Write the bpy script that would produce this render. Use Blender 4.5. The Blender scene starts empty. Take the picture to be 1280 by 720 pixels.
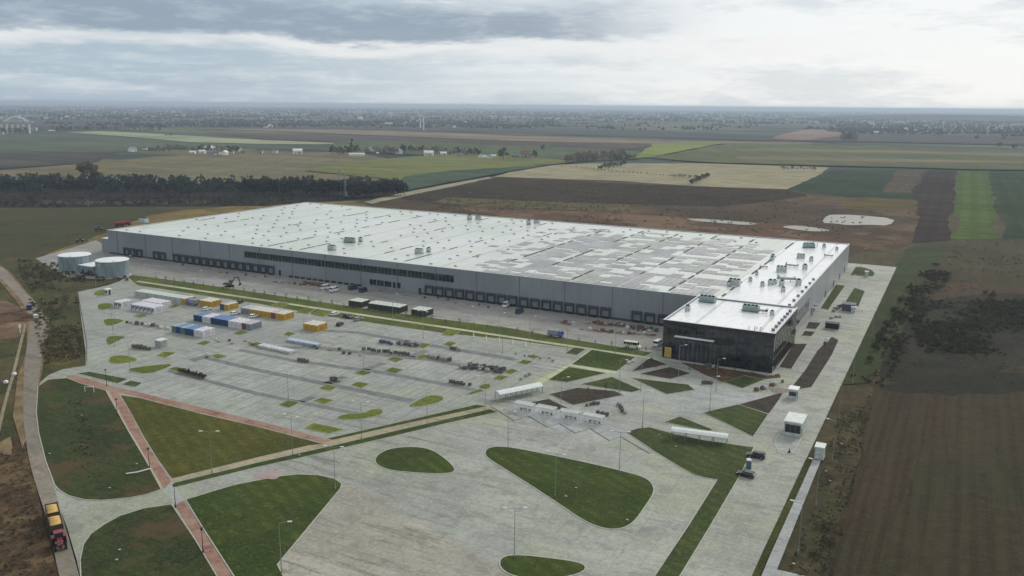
import bpy, bmesh, math, random
from mathutils import Vector, Matrix
from mathutils import noise as mnoise
from mathutils.geometry import tessellate_polygon

random.seed(11)
scene = bpy.context.scene
COL = scene.collection

# ------------------------------------------------------------------ camera
# site frame: x runs along the long dock front of the warehouse (0 = far left corner),
# y runs away from that front, z up, metres.
CAM = Vector((442.8, -327.2, 88.0))
YAW, PITCH, ROLL, FPX = math.radians(27.8), math.atan(228.5/1060.0), 0.0086, 1060.0
cam_data = bpy.data.cameras.new("camera")
cam = bpy.data.objects.new("camera", cam_data)
COL.objects.link(cam)
cam_data.sensor_width = 36.0
cam_data.lens = FPX/1280.0*36.0
cam_data.clip_start = 0.5
cam_data.clip_end = 200000.0
ROT = (Matrix.Rotation(YAW, 3, 'Z') @ Matrix.Rotation(math.pi/2-PITCH, 3, 'X') @ Matrix.Rotation(ROLL, 3, 'Z'))
cam.matrix_world = Matrix.Translation(CAM) @ ROT.to_4x4()
scene.camera = cam

def at(px, py, z=0.0):
    """survey point: where a sight line of the photograph meets the height z"""
    d = ROT @ Vector(((px-640.0)/FPX, -(py-360.0)/FPX, -1.0))
    t = (z-CAM.z)/d.z
    return CAM + d*t

# ------------------------------------------------------------------ sky and sun
SUN_EL, SUN_AZ = math.radians(33), math.radians(16)      # azimuth measured from +y towards +x
world = bpy.data.worlds.new("World")
scene.world = world
world.use_nodes = True
nt = world.node_tree
nt.nodes.clear()
def wn(t, **k):
    n = nt.nodes.new(t)
    for a, b in k.items(): setattr(n, a, b)
    return n
def wl(a, b): nt.links.new(a, b)
def wmath(op, a, b=None, c=None, clamp=False):
    n = wn('ShaderNodeMath', operation=op); n.use_clamp = clamp
    for i, v in enumerate((a, b, c)):
        if v is None: continue
        if isinstance(v, (int, float)): n.inputs[i].default_value = v
        else: wl(v, n.inputs[i])
    return n.outputs[0]
def wramp(v, lo, hi):
    n = wn('ShaderNodeMapRange', interpolation_type='SMOOTHSTEP'); wl(v, n.inputs[0])
    n.inputs[1].default_value = lo; n.inputs[2].default_value = hi
    return n.outputs[0]
def wmix(f, a, b):
    n = wn('ShaderNodeMix', data_type='RGBA')
    if isinstance(f, (int, float)): n.inputs[0].default_value = f
    else: wl(f, n.inputs[0])
    for i, v in ((6, a), (7, b)):
        if isinstance(v, tuple): n.inputs[i].default_value = (*v, 1)
        else: wl(v, n.inputs[i])
    return n.outputs[2]
sky = wn('ShaderNodeTexSky', sky_type='NISHITA', sun_disc=False, sun_elevation=SUN_EL, sun_rotation=SUN_AZ)
bg_sky = wn('ShaderNodeBackground'); wl(sky.outputs[0], bg_sky.inputs[0]); bg_sky.inputs[1].default_value = 0.09
tc = wn('ShaderNodeTexCoord')
sp = wn('ShaderNodeSeparateXYZ'); wl(tc.outputs['Generated'], sp.inputs[0])
X, Y, Z = sp.outputs
el = wmath('MULTIPLY', wmath('ARCSINE', Z), 57.2958)
az = wmath('MULTIPLY', wmath('ARCTAN2', X, Y), 57.2958)             # degrees from +y, growing to the right
az = wmath('ADD', az, 27.8)                                          # compass offset of the site axes
def wnoise(sa, se, scale, detail, seed, rough=0.55):
    c = wn('ShaderNodeCombineXYZ')
    wl(wmath('MULTIPLY', az, sa), c.inputs[0]); wl(wmath('MULTIPLY', el, se), c.inputs[1]); c.inputs[2].default_value = seed
    n = wn('ShaderNodeTexNoise'); n.inputs['Scale'].default_value = scale
    n.inputs['Detail'].default_value = detail; n.inputs['Roughness'].default_value = rough
    wl(c.outputs[0], n.inputs['Vector'])
    return n.outputs['Fac']
n_big = wnoise(0.045, 0.30, 1.0, 4, 3.1)
n_mid = wnoise(0.13, 0.62, 1.0, 8, 8.4, 0.66)
n_str = wnoise(0.09, 1.0, 1.0, 8, 1.7, 0.64)
n_fin = wnoise(0.34, 1.5, 1.0, 8, 5.2, 0.66)
# base: pale grey-blue on the left, white where the sun stands behind the cloud on the right
right = wramp(az, -22.0, 20.0)
base = wmix(right, (0.44, 0.55, 0.64), (0.92, 0.945, 0.95))
# a little texture everywhere
base = wmix(wmath('MULTIPLY', wramp(n_str, 0.42, 0.66), 0.40), base, (0.92, 0.94, 0.95))
base = wmix(wmath('MULTIPLY', wramp(n_mid, 0.46, 0.66), 0.42), base, (0.46, 0.545, 0.63))
base = wmix(wmath('MULTIPLY', wramp(n_fin, 0.48, 0.68), 0.22), base, (0.95, 0.96, 0.96))
# the long dark cloud bank
e2 = wmath('ADD', el, wmath('MULTIPLY', wmath('SUBTRACT', n_mid, 0.5), 2.6))
e2 = wmath('ADD', e2, wmath('MULTIPLY', wmath('SUBTRACT', n_big, 0.5), 2.2))
bank_lo = wramp(e2, 3.85, 4.55)
bank_hi = wmath('SUBTRACT', 1.0, wramp(e2, 5.9, 6.9))
bank_az = wmath('SUBTRACT', 1.0, wramp(az, 0.0, 14.0))
bank = wmath('MULTIPLY', wmath('MULTIPLY', bank_lo, bank_hi), bank_az)
bank = wmath('MULTIPLY', bank, wmath('SUBTRACT', 1.0, wmath('MULTIPLY', wramp(n_fin, 0.46, 0.66), 0.30)))
# bright rim below the bank
rim = wmath('MULTIPLY', wmath('MULTIPLY', wramp(e2, 3.0, 3.7), wmath('SUBTRACT', 1.0, wramp(e2, 3.9, 4.5))), wramp(n_big, 0.36, 0.58))
base = wmix(wmath('MULTIPLY', rim, 0.75), base, (0.90, 0.90, 0.90))
base = wmix(wmath('MULTIPLY', bank, wmath('ADD', 0.70, wmath('MULTIPLY', n_str, 0.45)), None, True), base, (0.30, 0.37, 0.465))
# thick broken overcast higher up
high = wmix(wramp(n_big, 0.3, 0.7), (0.52, 0.57, 0.62), (0.72, 0.74, 0.76))
base = wmix(wmath('MULTIPLY', wmath('MULTIPLY', wramp(e2, 6.2, 7.2), wramp(n_str, 0.42, 0.55)), bank_az), base, (0.84, 0.86, 0.88))
base = wmix(wramp(el, 8.0, 20.0), base, high)
# the veiled sun: brighter cloud round its direction
dt = wn('ShaderNodeVectorMath', operation='DOT_PRODUCT'); wl(tc.outputs['Generated'], dt.inputs[0])
dt.inputs[1].default_value = (math.sin(SUN_AZ)*math.cos(SUN_EL), math.cos(SUN_AZ)*math.cos(SUN_EL), math.sin(SUN_EL))
glow = wmath('MULTIPLY', wramp(dt.outputs['Value'], 0.72, 1.0), wramp(el, 7.0, 16.0))
base = wmix(glow, base, (1.5, 1.46, 1.38))
bg_cl = wn('ShaderNodeBackground'); wl(base, bg_cl.inputs[0]); bg_cl.inputs[1].default_value = 1.0
mx = wn('ShaderNodeMixShader'); mx.inputs[0].default_value = 0.93
wl(bg_sky.outputs[0], mx.inputs[1]); wl(bg_cl.outputs[0], mx.inputs[2])
wo = wn('ShaderNodeOutputWorld'); wl(mx.outputs[0], wo.inputs[0])

sun_data = bpy.data.lights.new("sun", 'SUN')
sun_data.energy = 1.5
sun_data.angle = math.radians(10)
sun_data.color = (1.0, 0.96, 0.90)
sun = bpy.data.objects.new("sun", sun_data); COL.objects.link(sun)
sd = Vector((math.sin(SUN_AZ)*math.cos(SUN_EL), math.cos(SUN_AZ)*math.cos(SUN_EL), math.sin(SUN_EL)))
sun.rotation_euler = sd.to_track_quat('Z', 'Y').to_euler()
sun.location = (300, 300, 400)

vs = scene.view_settings
vs.view_transform = 'Standard'; vs.look = 'None'; vs.gamma = 1.0; vs.use_curve_mapping = False
vs.exposure = 0.0
scene.cycles.max_bounces = 6
scene.cycles.volume_bounces = 0

# ------------------------------------------------------------------ helpers
def L(r, g, b, k=0.86):
    """the surface colour that a sunlit photograph value (0-255) comes from"""
    f = lambda c: (c/12.92 if c <= 0.04045 else ((c+0.055)/1.055)**2.4)
    return tuple(min(0.9, f(c/255.0)/k) for c in (r, g, b))

MATS = {}
class NT:
    def __init__(s, name):
        s.m = bpy.data.materials.new(name); s.m.use_nodes = True
        s.t = s.m.node_tree; s.b = s.t.nodes['Principled BSDF']
        s.obj = None
    def n(s, t, **k):
        n = s.t.nodes.new(t)
        for a, b in k.items(): setattr(n, a, b)
        return n
    def l(s, a, b): s.t.links.new(a, b)
    def coord(s, scale=(1, 1, 1), rot=(0, 0, 0)):
        if s.obj is None:
            s.obj = s.n('ShaderNodeTexCoord').outputs['Object']
        mp = s.n('ShaderNodeMapping'); s.l(s.obj, mp.inputs[0])
        mp.inputs['Scale'].default_value = scale; mp.inputs['Rotation'].default_value = rot
        return mp.outputs[0]
    def noise(s, scale, detail=5, rough=0.6, stretch=(1, 1, 1), rot=0.0, lo=0.35, hi=0.65, dist=0.0):
        n = s.n('ShaderNodeTexNoise'); s.l(s.coord(stretch, (0, 0, rot)), n.inputs['Vector'])
        n.inputs['Scale'].default_value = scale; n.inputs['Detail'].default_value = detail
        n.inputs['Roughness'].default_value = rough; n.inputs['Distortion'].default_value = dist
        g = 0.52                                # noise values crowd round one half: tighten the range
        return s.ramp(n.outputs['Fac'], 0.5+(lo-0.5)*g, 0.5+(hi-0.5)*g)
    def ramp(s, v, lo, hi):
        r = s.n('ShaderNodeMapRange'); s.l(v, r.inputs[0]); r.inputs[1].default_value = lo; r.inputs[2].default_value = hi
        return r.outputs[0]
    def wave(s, period, rot=0.0, lo=0.3, hi=0.7, dist=1.0, axis='X', dscale=1.0):
        w = s.n('ShaderNodeTexWave', wave_type='BANDS', bands_direction=axis)
        s.l(s.coord((1, 1, 1), (0, 0, rot)), w.inputs['Vector'])
        w.inputs['Scale'].default_value = 0.314159/period       # one band per 'period' metres
        w.inputs['Distortion'].default_value = dist; w.inputs['Detail'].default_value = 2
        w.inputs['Detail Scale'].default_value = dscale
        return s.ramp(w.outputs['Fac'], lo, hi)
    def mul(s, a, b):
        n = s.n('ShaderNodeMath', operation='MULTIPLY')
        for i, v in enumerate((a, b)):
            if isinstance(v, (int, float)): n.inputs[i].default_value = v
            else: s.l(v, n.inputs[i])
        return n.outputs[0]
    def mix(s, f, a, b):
        n = s.n('ShaderNodeMix', data_type='RGBA')
        if isinstance(f, (int, float)): n.inputs[0].default_value = f
        else: s.l(f, n.inputs[0])
        for i, v in ((6, a), (7, b)):
            if isinstance(v, tuple): n.inputs[i].default_value = (*v[:3], 1)
            else: s.l(v, n.inputs[i])
        return n.outputs[2]
    def bump(s, h, strength=0.3, distance=0.1):
        b = s.n('ShaderNodeBump'); s.l(h, b.inputs['Height'])
        b.inputs['Strength'].default_value = strength; b.inputs['Distance'].default_value = distance
        s.l(b.outputs[0], s.b.inputs['Normal'])
    def out(s, colr, rough=0.8, metal=0.0, spec=0.3):
        if isinstance(colr, tuple): s.b.inputs['Base Color'].default_value = (*colr[:3], 1)
        else: s.l(colr, s.b.inputs['Base Color'])
        s.b.inputs['Roughness'].default_value = rough; s.b.inputs['Metallic'].default_value = metal
        s.b.inputs['Specular IOR Level'].default_value = spec
        MATS[s.m.name] = s.m
        return s.m

def plain(name, c, rough=0.6, metal=0.0, spec=0.35, var=0.25, scale=1.2):
    k = NT(name)
    d = tuple(x*(1-var) for x in c)
    return k.out(k.mix(k.noise(scale, 4), c, d), rough, metal, spec)

def paved(name, c, joints=True, green=0.3, bays=0):
    k = NT(name)
    sc = lambda f: tuple(min(0.85, x*f) for x in c)
    col = k.mix(k.noise(0.018, 7, 0.66, lo=0.4, hi=0.6), sc(1.06), sc(0.84))
    col = k.mix(k.mul(k.noise(0.03, 7, 0.72, lo=0.48, hi=0.60), green), col, (c[0]*0.92, c[1]*1.00, c[2]*0.70))
    col = k.mix(k.mul(k.noise(0.026, 6, 0.7, lo=0.53, hi=0.64), 0.5), col, (c[0]*0.82, c[1]*0.83, c[2]*0.92))
    m1 = k.noise(0.022, 5, 0.6, lo=0.42, hi=0.6); m2 = k.noise(0.017, 5, 0.6, lo=0.48, hi=0.64); m3 = k.noise(0.028, 5, 0.6, lo=0.5, hi=0.62)
    col = k.mix(k.mul(k.noise(0.05, 7, 0.74, (1, 2, 1), 0.9, 0.5, 0.66), 0.5), col, sc(0.66))
    col = k.mix(k.mul(k.mul(k.noise(0.30, 7, 0.74, (0.13, 1, 1), 0.25, 0.52, 0.68), m1), 0.32), col, sc(1.25))
    col = k.mix(k.mul(k.mul(k.noise(0.42, 7, 0.76, (0.10, 1, 1), 0.42, 0.54, 0.70), m2), 0.9), col, sc(0.42))
    col = k.mix(k.mul(k.mul(k.noise(0.35, 7, 0.76, (0.10, 1, 1), -1.15, 0.54, 0.70), m3), 0.7), col, sc(0.55))
    col = k.mix(k.mul(k.noise(0.7, 7, 0.8, lo=0.46, hi=0.66), 0.45), col, sc(0.60))
    col = k.mix(k.mul(k.noise(1.1, 7, 0.8, lo=0.54, hi=0.70), 0.5), col, sc(1.36))
    col = k.mix(k.mul(k.noise(0.16, 6, 0.7, lo=0.6, hi=0.7), 0.5), col, sc(0.55))
    if bays:
        col = k.mix(k.mul(k.wave(bays*2, 0, 0.93, 1.0, 0.0), 0.75), col, sc(0.62))
        col = k.mix(k.mul(k.noise(0.8, 6, 0.75, (1, 0.06, 1), 0, 0.53, 0.68), 0.5), col, sc(0.62))
    if joints:
        br = k.n('ShaderNodeTexBrick'); k.l(k.coord(), br.inputs['Vector'])
        br.offset = 0.0
        br.inputs['Scale'].default_value = 1.0; br.inputs['Brick Width'].default_value = 5.0; br.inputs['Row Height'].default_value = 5.0
        br.inputs['Mortar Size'].default_value = 0.07; br.inputs['Mortar Smooth'].default_value = 0.3
        br.inputs['Color1'].default_value = (0.42, 0.42, 0.42, 1); br.inputs['Color2'].default_value = (0.62, 0.62, 0.62, 1)
        br.inputs['Mortar'].default_value = (0.20, 0.20, 0.20, 1)
        m = k.n('ShaderNodeMix', data_type='RGBA', blend_type='OVERLAY'); m.inputs[0].default_value = 0.28
        k.l(col, m.inputs[6]); k.l(br.outputs['Color'], m.inputs[7]); col = m.outputs[2]
    k.bump(k.noise(2.5, 4), 0.12, 0.03)
    return k.out(col, 0.72, 0, 0.3)

def grass(name, c, c2=None, mow=0.0, bare=None):
    k = NT(name)
    c2 = c2 or tuple(x*0.62 for x in c)
    col = k.mix(k.noise(0.035, 7, 0.7, lo=0.4, hi=0.6), c, c2)
    col = k.mix(k.mul(k.noise(0.06, 7, 0.72, (1, 0.5, 1), 0.4, 0.5, 0.64), 0.6), col, (c[0]*1.45, c[1]*1.22, c[2]*1.2))
    col = k.mix(k.mul(k.noise(0.4, 7, 0.76, lo=0.46, hi=0.64), 0.6), col, tuple(x*0.5 for x in c))
    col = k.mix(k.mul(k.noise(1.1, 6, 0.78, lo=0.5, hi=0.66), 0.55), col, (c[0]*1.8, c[1]*1.6, c[2]*1.6))
    col = k.mix(k.mul(k.noise(0.8, 6, 0.76, (0.08, 1, 1), 0.45, 0.5, 0.66), 0.45), col, tuple(x*0.55 for x in c))
    if mow: col = k.mix(k.mul(k.wave(3.4, -1.1, dist=1.2), mow*1.3), col, tuple(x*0.66 for x in c))
    if bare: col = k.mix(k.mul(k.noise(0.04, 7, 0.76, lo=0.53, hi=0.66), 0.9), col, bare)
    k.bump(k.noise(5.0, 4), 0.5, 0.12)
    return k.out(col, 0.95, 0, 0.1)

def soil(name, c, c2=None, stripe=None, rot=0.0, amt=0.35, scale=0.05, third=None):
    k = NT(name)
    c2 = c2 or tuple(x*0.6 for x in c)
    col = k.mix(k.noise(scale, 7, 0.7), c, c2)
    if third: col = k.mix(k.noise(scale*0.7, 6, 0.7, lo=0.52, hi=0.63), col, third)
    col = k.mix(k.mul(k.noise(scale*10, 6, 0.75, lo=0.45, hi=0.7), 0.5), col, tuple(x*0.5 for x in c))
    col = k.mix(k.mul(k.noise(scale*22, 5, 0.75, lo=0.5, hi=0.7), 0.3), col, tuple(x*1.6 for x in c))
    if stripe:
        col = k.mix(k.mul(k.wave(stripe, rot, dist=2.0, dscale=0.4), amt), col, tuple(x*0.5 for x in c))
        col = k.mix(k.mul(k.noise(1.0/stripe*0.8, 5, 0.7, (1, 0.035, 1), rot, 0.42, 0.66), amt*1.4), col, tuple(x*1.5 for x in c2))
    k.bump(k.noise(1.5, 5), 0.5, 0.25)
    return k.out(col, 0.97, 0, 0.08)

def farfield(name, c, stripe=None, rot=0.0, amt=0.3, scale=0.006, speck=0.35):
    """big field seen from far off: patchy crop, soft streaks along the drilling direction"""
    k = NT(name)
    g = sum(c)/3; c = tuple((x*0.80+g*0.20)*0.88 for x in c)
    col = k.mix(k.noise(scale, 7, 0.7, lo=0.38, hi=0.62), c, tuple(x*0.70 for x in c))
    col = k.mix(k.mul(k.noise(scale*1.7, 6, 0.7, lo=0.5, hi=0.62), 0.5), col, (c[0]*1.18, c[1]*0.98, c[2]*0.92))
    col = k.mix(k.mul(k.noise(scale*5, 7, 0.74, (0.16, 1, 1), rot, 0.48, 0.66), 0.55), col, (c[0]*1.35, c[1]*1.30, c[2]*1.15))
    col = k.mix(k.mul(k.noise(scale*6, 7, 0.74, (0.12, 1, 1), rot+0.1, 0.52, 0.68), 0.6), col, tuple(x*0.55 for x in c))
    col = k.mix(k.mul(k.noise(scale*22, 6, 0.78, lo=0.5, hi=0.68), speck), col, tuple(x*0.5 for x in c))
    col = k.mix(k.mul(k.noise(scale*30, 6, 0.78, lo=0.54, hi=0.7), speck), col, tuple(x*1.5 for x in c))
    if stripe:
        col = k.mix(k.mul(k.wave(stripe, rot, dist=1.0, dscale=0.1), amt), col, tuple(x*0.7 for x in c))
    return k.out(col, 1.0, 0, 0.0)

class MB:
    """collects simple solids; build() links them as ONE mesh object"""
    def __init__(s): s.v = []; s.f = []; s.mi = []
    def add(s, vs, fs, mi=0, M=None):
        o = len(s.v)
        s.v += [tuple(M @ Vector(p)) for p in vs] if M else [tuple(p) for p in vs]
        s.f += [tuple(i+o for i in f) for f in fs]; s.mi += [mi]*len(fs)
        return s
    def box(s, x0, x1, y0, y1, z0, z1, mi=0, M=None):
        return s.add([(x0,y0,z0),(x1,y0,z0),(x1,y1,z0),(x0,y1,z0),(x0,y0,z1),(x1,y0,z1),(x1,y1,z1),(x0,y1,z1)],
                     [(3,2,1,0),(4,5,6,7),(0,1,5,4),(1,2,6,5),(2,3,7,6),(3,0,4,7)], mi, M)
    def frustum(s, a, b, z0, z1, mi=0, M=None, cap=True):
        (x0,x1,y0,y1), (X0,X1,Y0,Y1) = a, b
        f = [(0,1,5,4),(1,2,6,5),(2,3,7,6),(3,0,4,7)]
        if cap: f += [(3,2,1,0),(4,5,6,7)]
        return s.add([(x0,y0,z0),(x1,y0,z0),(x1,y1,z0),(x0,y1,z0),(X0,Y0,z1),(X1,Y0,z1),(X1,Y1,z1),(X0,Y1,z1)], f, mi, M)
    def tube(s, p, q, r, r2=None, n=8, mi=0, cap=True):
        p, q = Vector(p), Vector(q); r2 = r if r2 is None else r2
        d = (q-p).normalized(); a = d.orthogonal().normalized(); b = d.cross(a)
        vs = []
        for c, rr in ((p, r), (q, r2)):
            for i in range(n):
                t = 2*math.pi*i/n; vs.append(c + a*math.cos(t)*rr + b*math.sin(t)*rr)
        f = [(i, (i+1) % n, n+(i+1) % n, n+i) for i in range(n)]
        if cap: f += [tuple(range(n-1, -1, -1)), tuple(range(n, 2*n))]
        return s.add(vs, f, mi)
    def prism(s, pts, z0, z1, mi=0, M=None):
        """vertical prism over a 2-D outline"""
        n = len(pts)
        vs = [(p[0], p[1], z0) for p in pts] + [(p[0], p[1], z1) for p in pts]
        f = [(i, (i+1) % n, n+(i+1) % n, n+i) for i in range(n)] + [tuple(range(n-1, -1, -1)), tuple(range(n, 2*n))]
        return s.add(vs, f, mi, M)
    def side(s, prof, y0, y1, mi=0, M=None):
        """outline in x-z swept along y"""
        n = len(prof)
        vs = [(p[0], y0, p[1]) for p in prof] + [(p[0], y1, p[1]) for p in prof]
        f = [(i, (i+1) % n, n+(i+1) % n, n+i) for i in range(n)] + [tuple(range(n-1, -1, -1)), tuple(range(n, 2*n))]
        return s.add(vs, f, mi, M)
    def build(s, name, mats, parent=None, loc=(0,0,0), rz=0, smooth=False, bevel=0.0):
        me = bpy.data.meshes.new(name); me.from_pydata(s.v, [], s.f)
        for m in (mats if isinstance(mats, (list, tuple)) else [mats]): me.materials.append(m)
        me.polygons.foreach_set('material_index', s.mi)
        bm = bmesh.new(); bm.from_mesh(me)
        bmesh.ops.recalc_face_normals(bm, faces=bm.faces)
        if bevel: bmesh.ops.bevel(bm, geom=bm.edges[:], offset=bevel, segments=1, affect='EDGES')
        bm.to_mesh(me); bm.free()
        if smooth: me.polygons.foreach_set('use_smooth', [True]*len(me.polygons))
        o = bpy.data.objects.new(name, me); COL.objects.link(o)
        o.location = loc; o.rotation_euler = (0, 0, rz)
        if parent: o.parent = parent
        return o

def tag(o, label=None, cat=None, group=None, kind=None):
    if label: o['label'] = label
    if cat: o['category'] = cat
    if group: o['group'] = group
    if kind: o['kind'] = kind
    return o
def thing(name, label, cat, loc=(0,0,0), rz=0, group=None):
    o = bpy.data.objects.new(name, None); COL.objects.link(o)
    o.empty_display_size = 0.2
    o.location = loc; o.rotation_euler = (0, 0, rz)
    return tag(o, label, cat, group)
def dup(root, loc, rz=0, label=None, group=None, scale=None):
    def cp(o, par):
        c = o.copy(); COL.objects.link(c)
        if par: c.parent = par
        for ch in KIDS.get(o.name, ()): cp(ch, c)
        return c
    if root.name not in KIDS: index(root)
    r = cp(root, None); r.location = loc; r.rotation_euler = (0, 0, rz)
    if scale: r.scale = scale if isinstance(scale, tuple) else (scale,)*3
    if label: r['label'] = label
    if group: r['group'] = group
    return r
KIDS = {}
def index(o):
    KIDS[o.name] = list(o.children)
    for c in o.children: index(c)
class Kind:
    """first placing moves the prototype itself, later ones copy it"""
    def __init__(s, root): s.root = root; s.used = False; index(root)
    def put(s, loc, rz=0, label=None, group=None, scale=None):
        if s.used: return dup(s.root, loc, rz, label, group, scale)
        s.used = True; o = s.root
        o.location = loc; o.rotation_euler = (0, 0, rz)
        if scale: o.scale = scale if isinstance(scale, tuple) else (scale,)*3
        if label: o['label'] = label
        if group: o['group'] = group
        return o

def chaikin(p, n=2):
    for _ in range(n):
        q = []
        for i in range(len(p)):
            a, b = p[i], p[(i+1) % len(p)]
            q += [a*0.75+b*0.25, a*0.25+b*0.75]
        p = q
    return p
def offset(p, d):
    n = len(p); area = sum(p[i].x*p[(i+1) % n].y-p[(i+1) % n].x*p[i].y for i in range(n))
    sg = 1 if area > 0 else -1; out = []
    for i in range(n):
        a, b, c = p[i-1], p[i], p[(i+1) % n]
        e1 = (b-a); e2 = (c-b)
        if e1.length < 1e-6 or e2.length < 1e-6: out.append(b.copy()); continue
        e1.normalize(); e2.normalize()
        n1 = Vector((e1.y, -e1.x))*sg; n2 = Vector((e2.y, -e2.x))*sg
        m = (n1+n2)
        if m.length < 0.2: m = n1
        m.normalize(); k = d/max(0.45, m.dot(n1))
        out.append(b+m*k)
    return out
def px2(pts): return [at(x, y).xy for x, y in pts]
def sheet(name, pts, z, mat, kind='structure', thick=0.0, smooth=0):
    """flat ground sheet over an outline (2-D points); thick > 0 gives it a real edge down to z - thick"""
    p = [Vector(q) for q in pts]
    if smooth: p = chaikin(p, smooth)
    tris = tessellate_polygon([[Vector((q.x, q.y, 0)) for q in p]])
    n = len(p); vs = [(q.x, q.y, z) for q in p]; fs = [tuple(t) for t in tris]
    if thick:
        vs += [(q.x, q.y, z-thick) for q in p]
        fs += [(i, (i+1) % n, n+(i+1) % n, n+i) for i in range(n)]
    me = bpy.data.meshes.new(name); me.from_pydata(vs, [], fs); me.materials.append(mat)
    bm = bmesh.new(); bm.from_mesh(me)
    for f in bm.faces:
        f.normal_update()
        if abs(f.normal.z) > 0.5 and f.normal.z < 0: f.normal_flip()
    bm.to_mesh(me); bm.free()
    o = bpy.data.objects.new(name, me); COL.objects.link(o)
    o['kind'] = kind
    return o
def bed(name, pts, mat, kerb=0.28, smooth=0, z=0.125):
    """a planted bed: concrete kerb slab 12 cm high with the turf lying in it"""
    p = px2(pts) if not isinstance(pts[0], Vector) else pts
    if smooth: p = chaikin(p, smooth)
    if kerb: sheet('kerb', offset(p, kerb), z-0.006, M['kerb'], thick=0.125)
    return sheet(name, p, z, mat)
def yaw_of(a, b):
    d = at(*b)-at(*a); return math.atan2(d.y, d.x)
ORD = ['first', 'second', 'third', 'fourth', 'fifth', 'sixth', 'seventh', 'eighth', 'ninth', 'tenth', 'eleventh', 'twelfth', 'thirteenth', 'fourteenth', 'fifteenth', 'sixteenth']

# ------------------------------------------------------------------ materials
M = {}
M['pave'] = paved('concrete_paving', L(147, 149, 139), True, 0.5)
M['carpark'] = paved('car_park_paving', L(149, 152, 145), True, 0.42, 2.5)
M['yard'] = paved('yard_concrete', L(140, 138, 132), True, 0.2)
M['road'] = paved('road_concrete', L(147, 149, 138), True, 0.4)
M['dust_road'] = paved('dusty_asphalt', L(126, 118, 104), False, 0.05)
M['sand'] = soil('sandy_verge', L(128, 112, 86), L(98, 82, 60), scale=0.12)
M['kerb'] = plain('kerb_concrete', L(165, 168, 155), 0.8, var=0.2)
M['apron'] = paved('dusty_paving', L(150, 147, 134), True, 0.2)
M['darkkerb'] = plain('dark_kerb', L(92,92,88), 0.8)
M['brickpath'] = NT('red_block_paving')
k = M['brickpath']; c = k.mix(k.noise(0.5, 6, 0.7), L(140, 102, 88), L(112, 78, 66)); c = k.mix(k.mul(k.noise(0.12, 5, 0.7), 0.6), c, L(150, 130, 112)); M['brickpath'] = k.out(c, 0.85)
M['creampath'] = paved('cream_block_paving', L(160, 147, 118), False, 0.0)
M['trackpath'] = paved('packed_track', L(136, 126, 98), False, 0.1)
M['palepath'] = paved('pale_block_paving', L(170, 172, 140), False, 0.2)
M['greypath'] = paved('grey_block_paving', L(152, 155, 152), True, 0.25)
M['asphalt'] = plain('dark_block_band', L(112, 114, 112), 0.85, var=0.25, scale=0.3)
M['g_dark'] = grass('dark_lawn', L(66, 79, 37), L(47, 60, 30), 0.4)
M['g_left'] = grass('weedy_lawn', L(58, 68, 38), L(44, 52, 32), 0.1, L(80, 68, 48))
M['g_oliv'] = grass('olive_lawn', L(80, 82, 38), L(66, 70, 32), 0.3)
M['g_isl'] = grass('island_turf', L(96, 108, 46), L(78, 92, 38))
M['g_strip'] = grass('strip_turf', L(82, 95, 44), L(64, 76, 38), 0, L(86, 82, 58))
M['g_plaza'] = grass('plaza_turf', L(69, 81, 45), L(51, 63, 39), 0.4)
M['g_verge'] = grass('rough_verge', L(66, 72, 34), L(50, 54, 28), 0, L(66, 58, 40))
M['g_bright'] = grass('bright_verge', L(54, 66, 32), L(42, 50, 28), 0, L(58,54,40))
M['g_rough'] = grass('rough_grass', L(72, 74, 44), L(52, 56, 36), 0, L(88, 78, 56))
M['soil'] = soil('dark_planting_soil', L(72, 66, 58), L(54, 50, 44), scale=0.25)
M['soilbrown'] = soil('bare_brown_soil', L(84, 68, 52), L(62, 52, 40), scale=0.09, third=L(102, 86, 62))

WHITE = plain('white_paint', L(226, 228, 226, 0.95), 0.45, var=0.08)
GALV = plain('galvanised_steel', L(150, 155, 155), 0.45, 0.6, var=0.15)
DARK = plain('dark_rubber', (0.02, 0.02, 0.022), 0.8)
BLACK = plain('black_paint', (0.022, 0.022, 0.025), 0.4)
GLASS = plain('dark_glass', (0.015, 0.02, 0.026), 0.06, 0.0, 0.6, var=0.1)
LAMPGL = plain('lens_glass', (0.7, 0.7, 0.66), 0.15, var=0.05)
REDGL = plain('red_lens', (0.4, 0.02, 0.02), 0.2, var=0.05)
STEEL = plain('grey_steel', L(120, 125, 128), 0.5, 0.3)
RIM = plain('alloy_rim', L(150, 150, 150), 0.35, 0.7)
WOOD = plain('raw_timber', L(165, 142, 102), 0.8, scale=4)
BRICK = plain('red_brick', L(128, 96, 84), 0.9, scale=5, var=0.45)
CLAY = plain('orange_clay', L(134, 104, 82), 0.9, scale=5, var=0.4)
BARK = plain('bark', (0.05, 0.04, 0.03), 0.95, scale=2)

# ------------------------------------------------------------------ ground and far fields
ring = [(math.cos(2*math.pi*i/96)*60000+CAM.x, math.sin(2*math.pi*i/96)*60000+CAM.y) for i in range(96)]
k = NT('far_country')
c = k.mix(k.noise(0.0011, 7, 0.65), L(88, 92, 82), L(66, 72, 66))
c = k.mix(k.noise(0.0016, 5, 0.7, (0.35, 1, 1), -0.48, 0.5, 0.6), c, L(104, 104, 76))
c = k.mix(k.noise(0.004, 5, 0.7, (0.2, 1, 1), -0.48, 0.55, 0.62), c, L(54, 60, 58))
ground_mat = k.out(c, 1.0, 0, 0)
sheet('ground', ring, -0.6, ground_mat)

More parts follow.
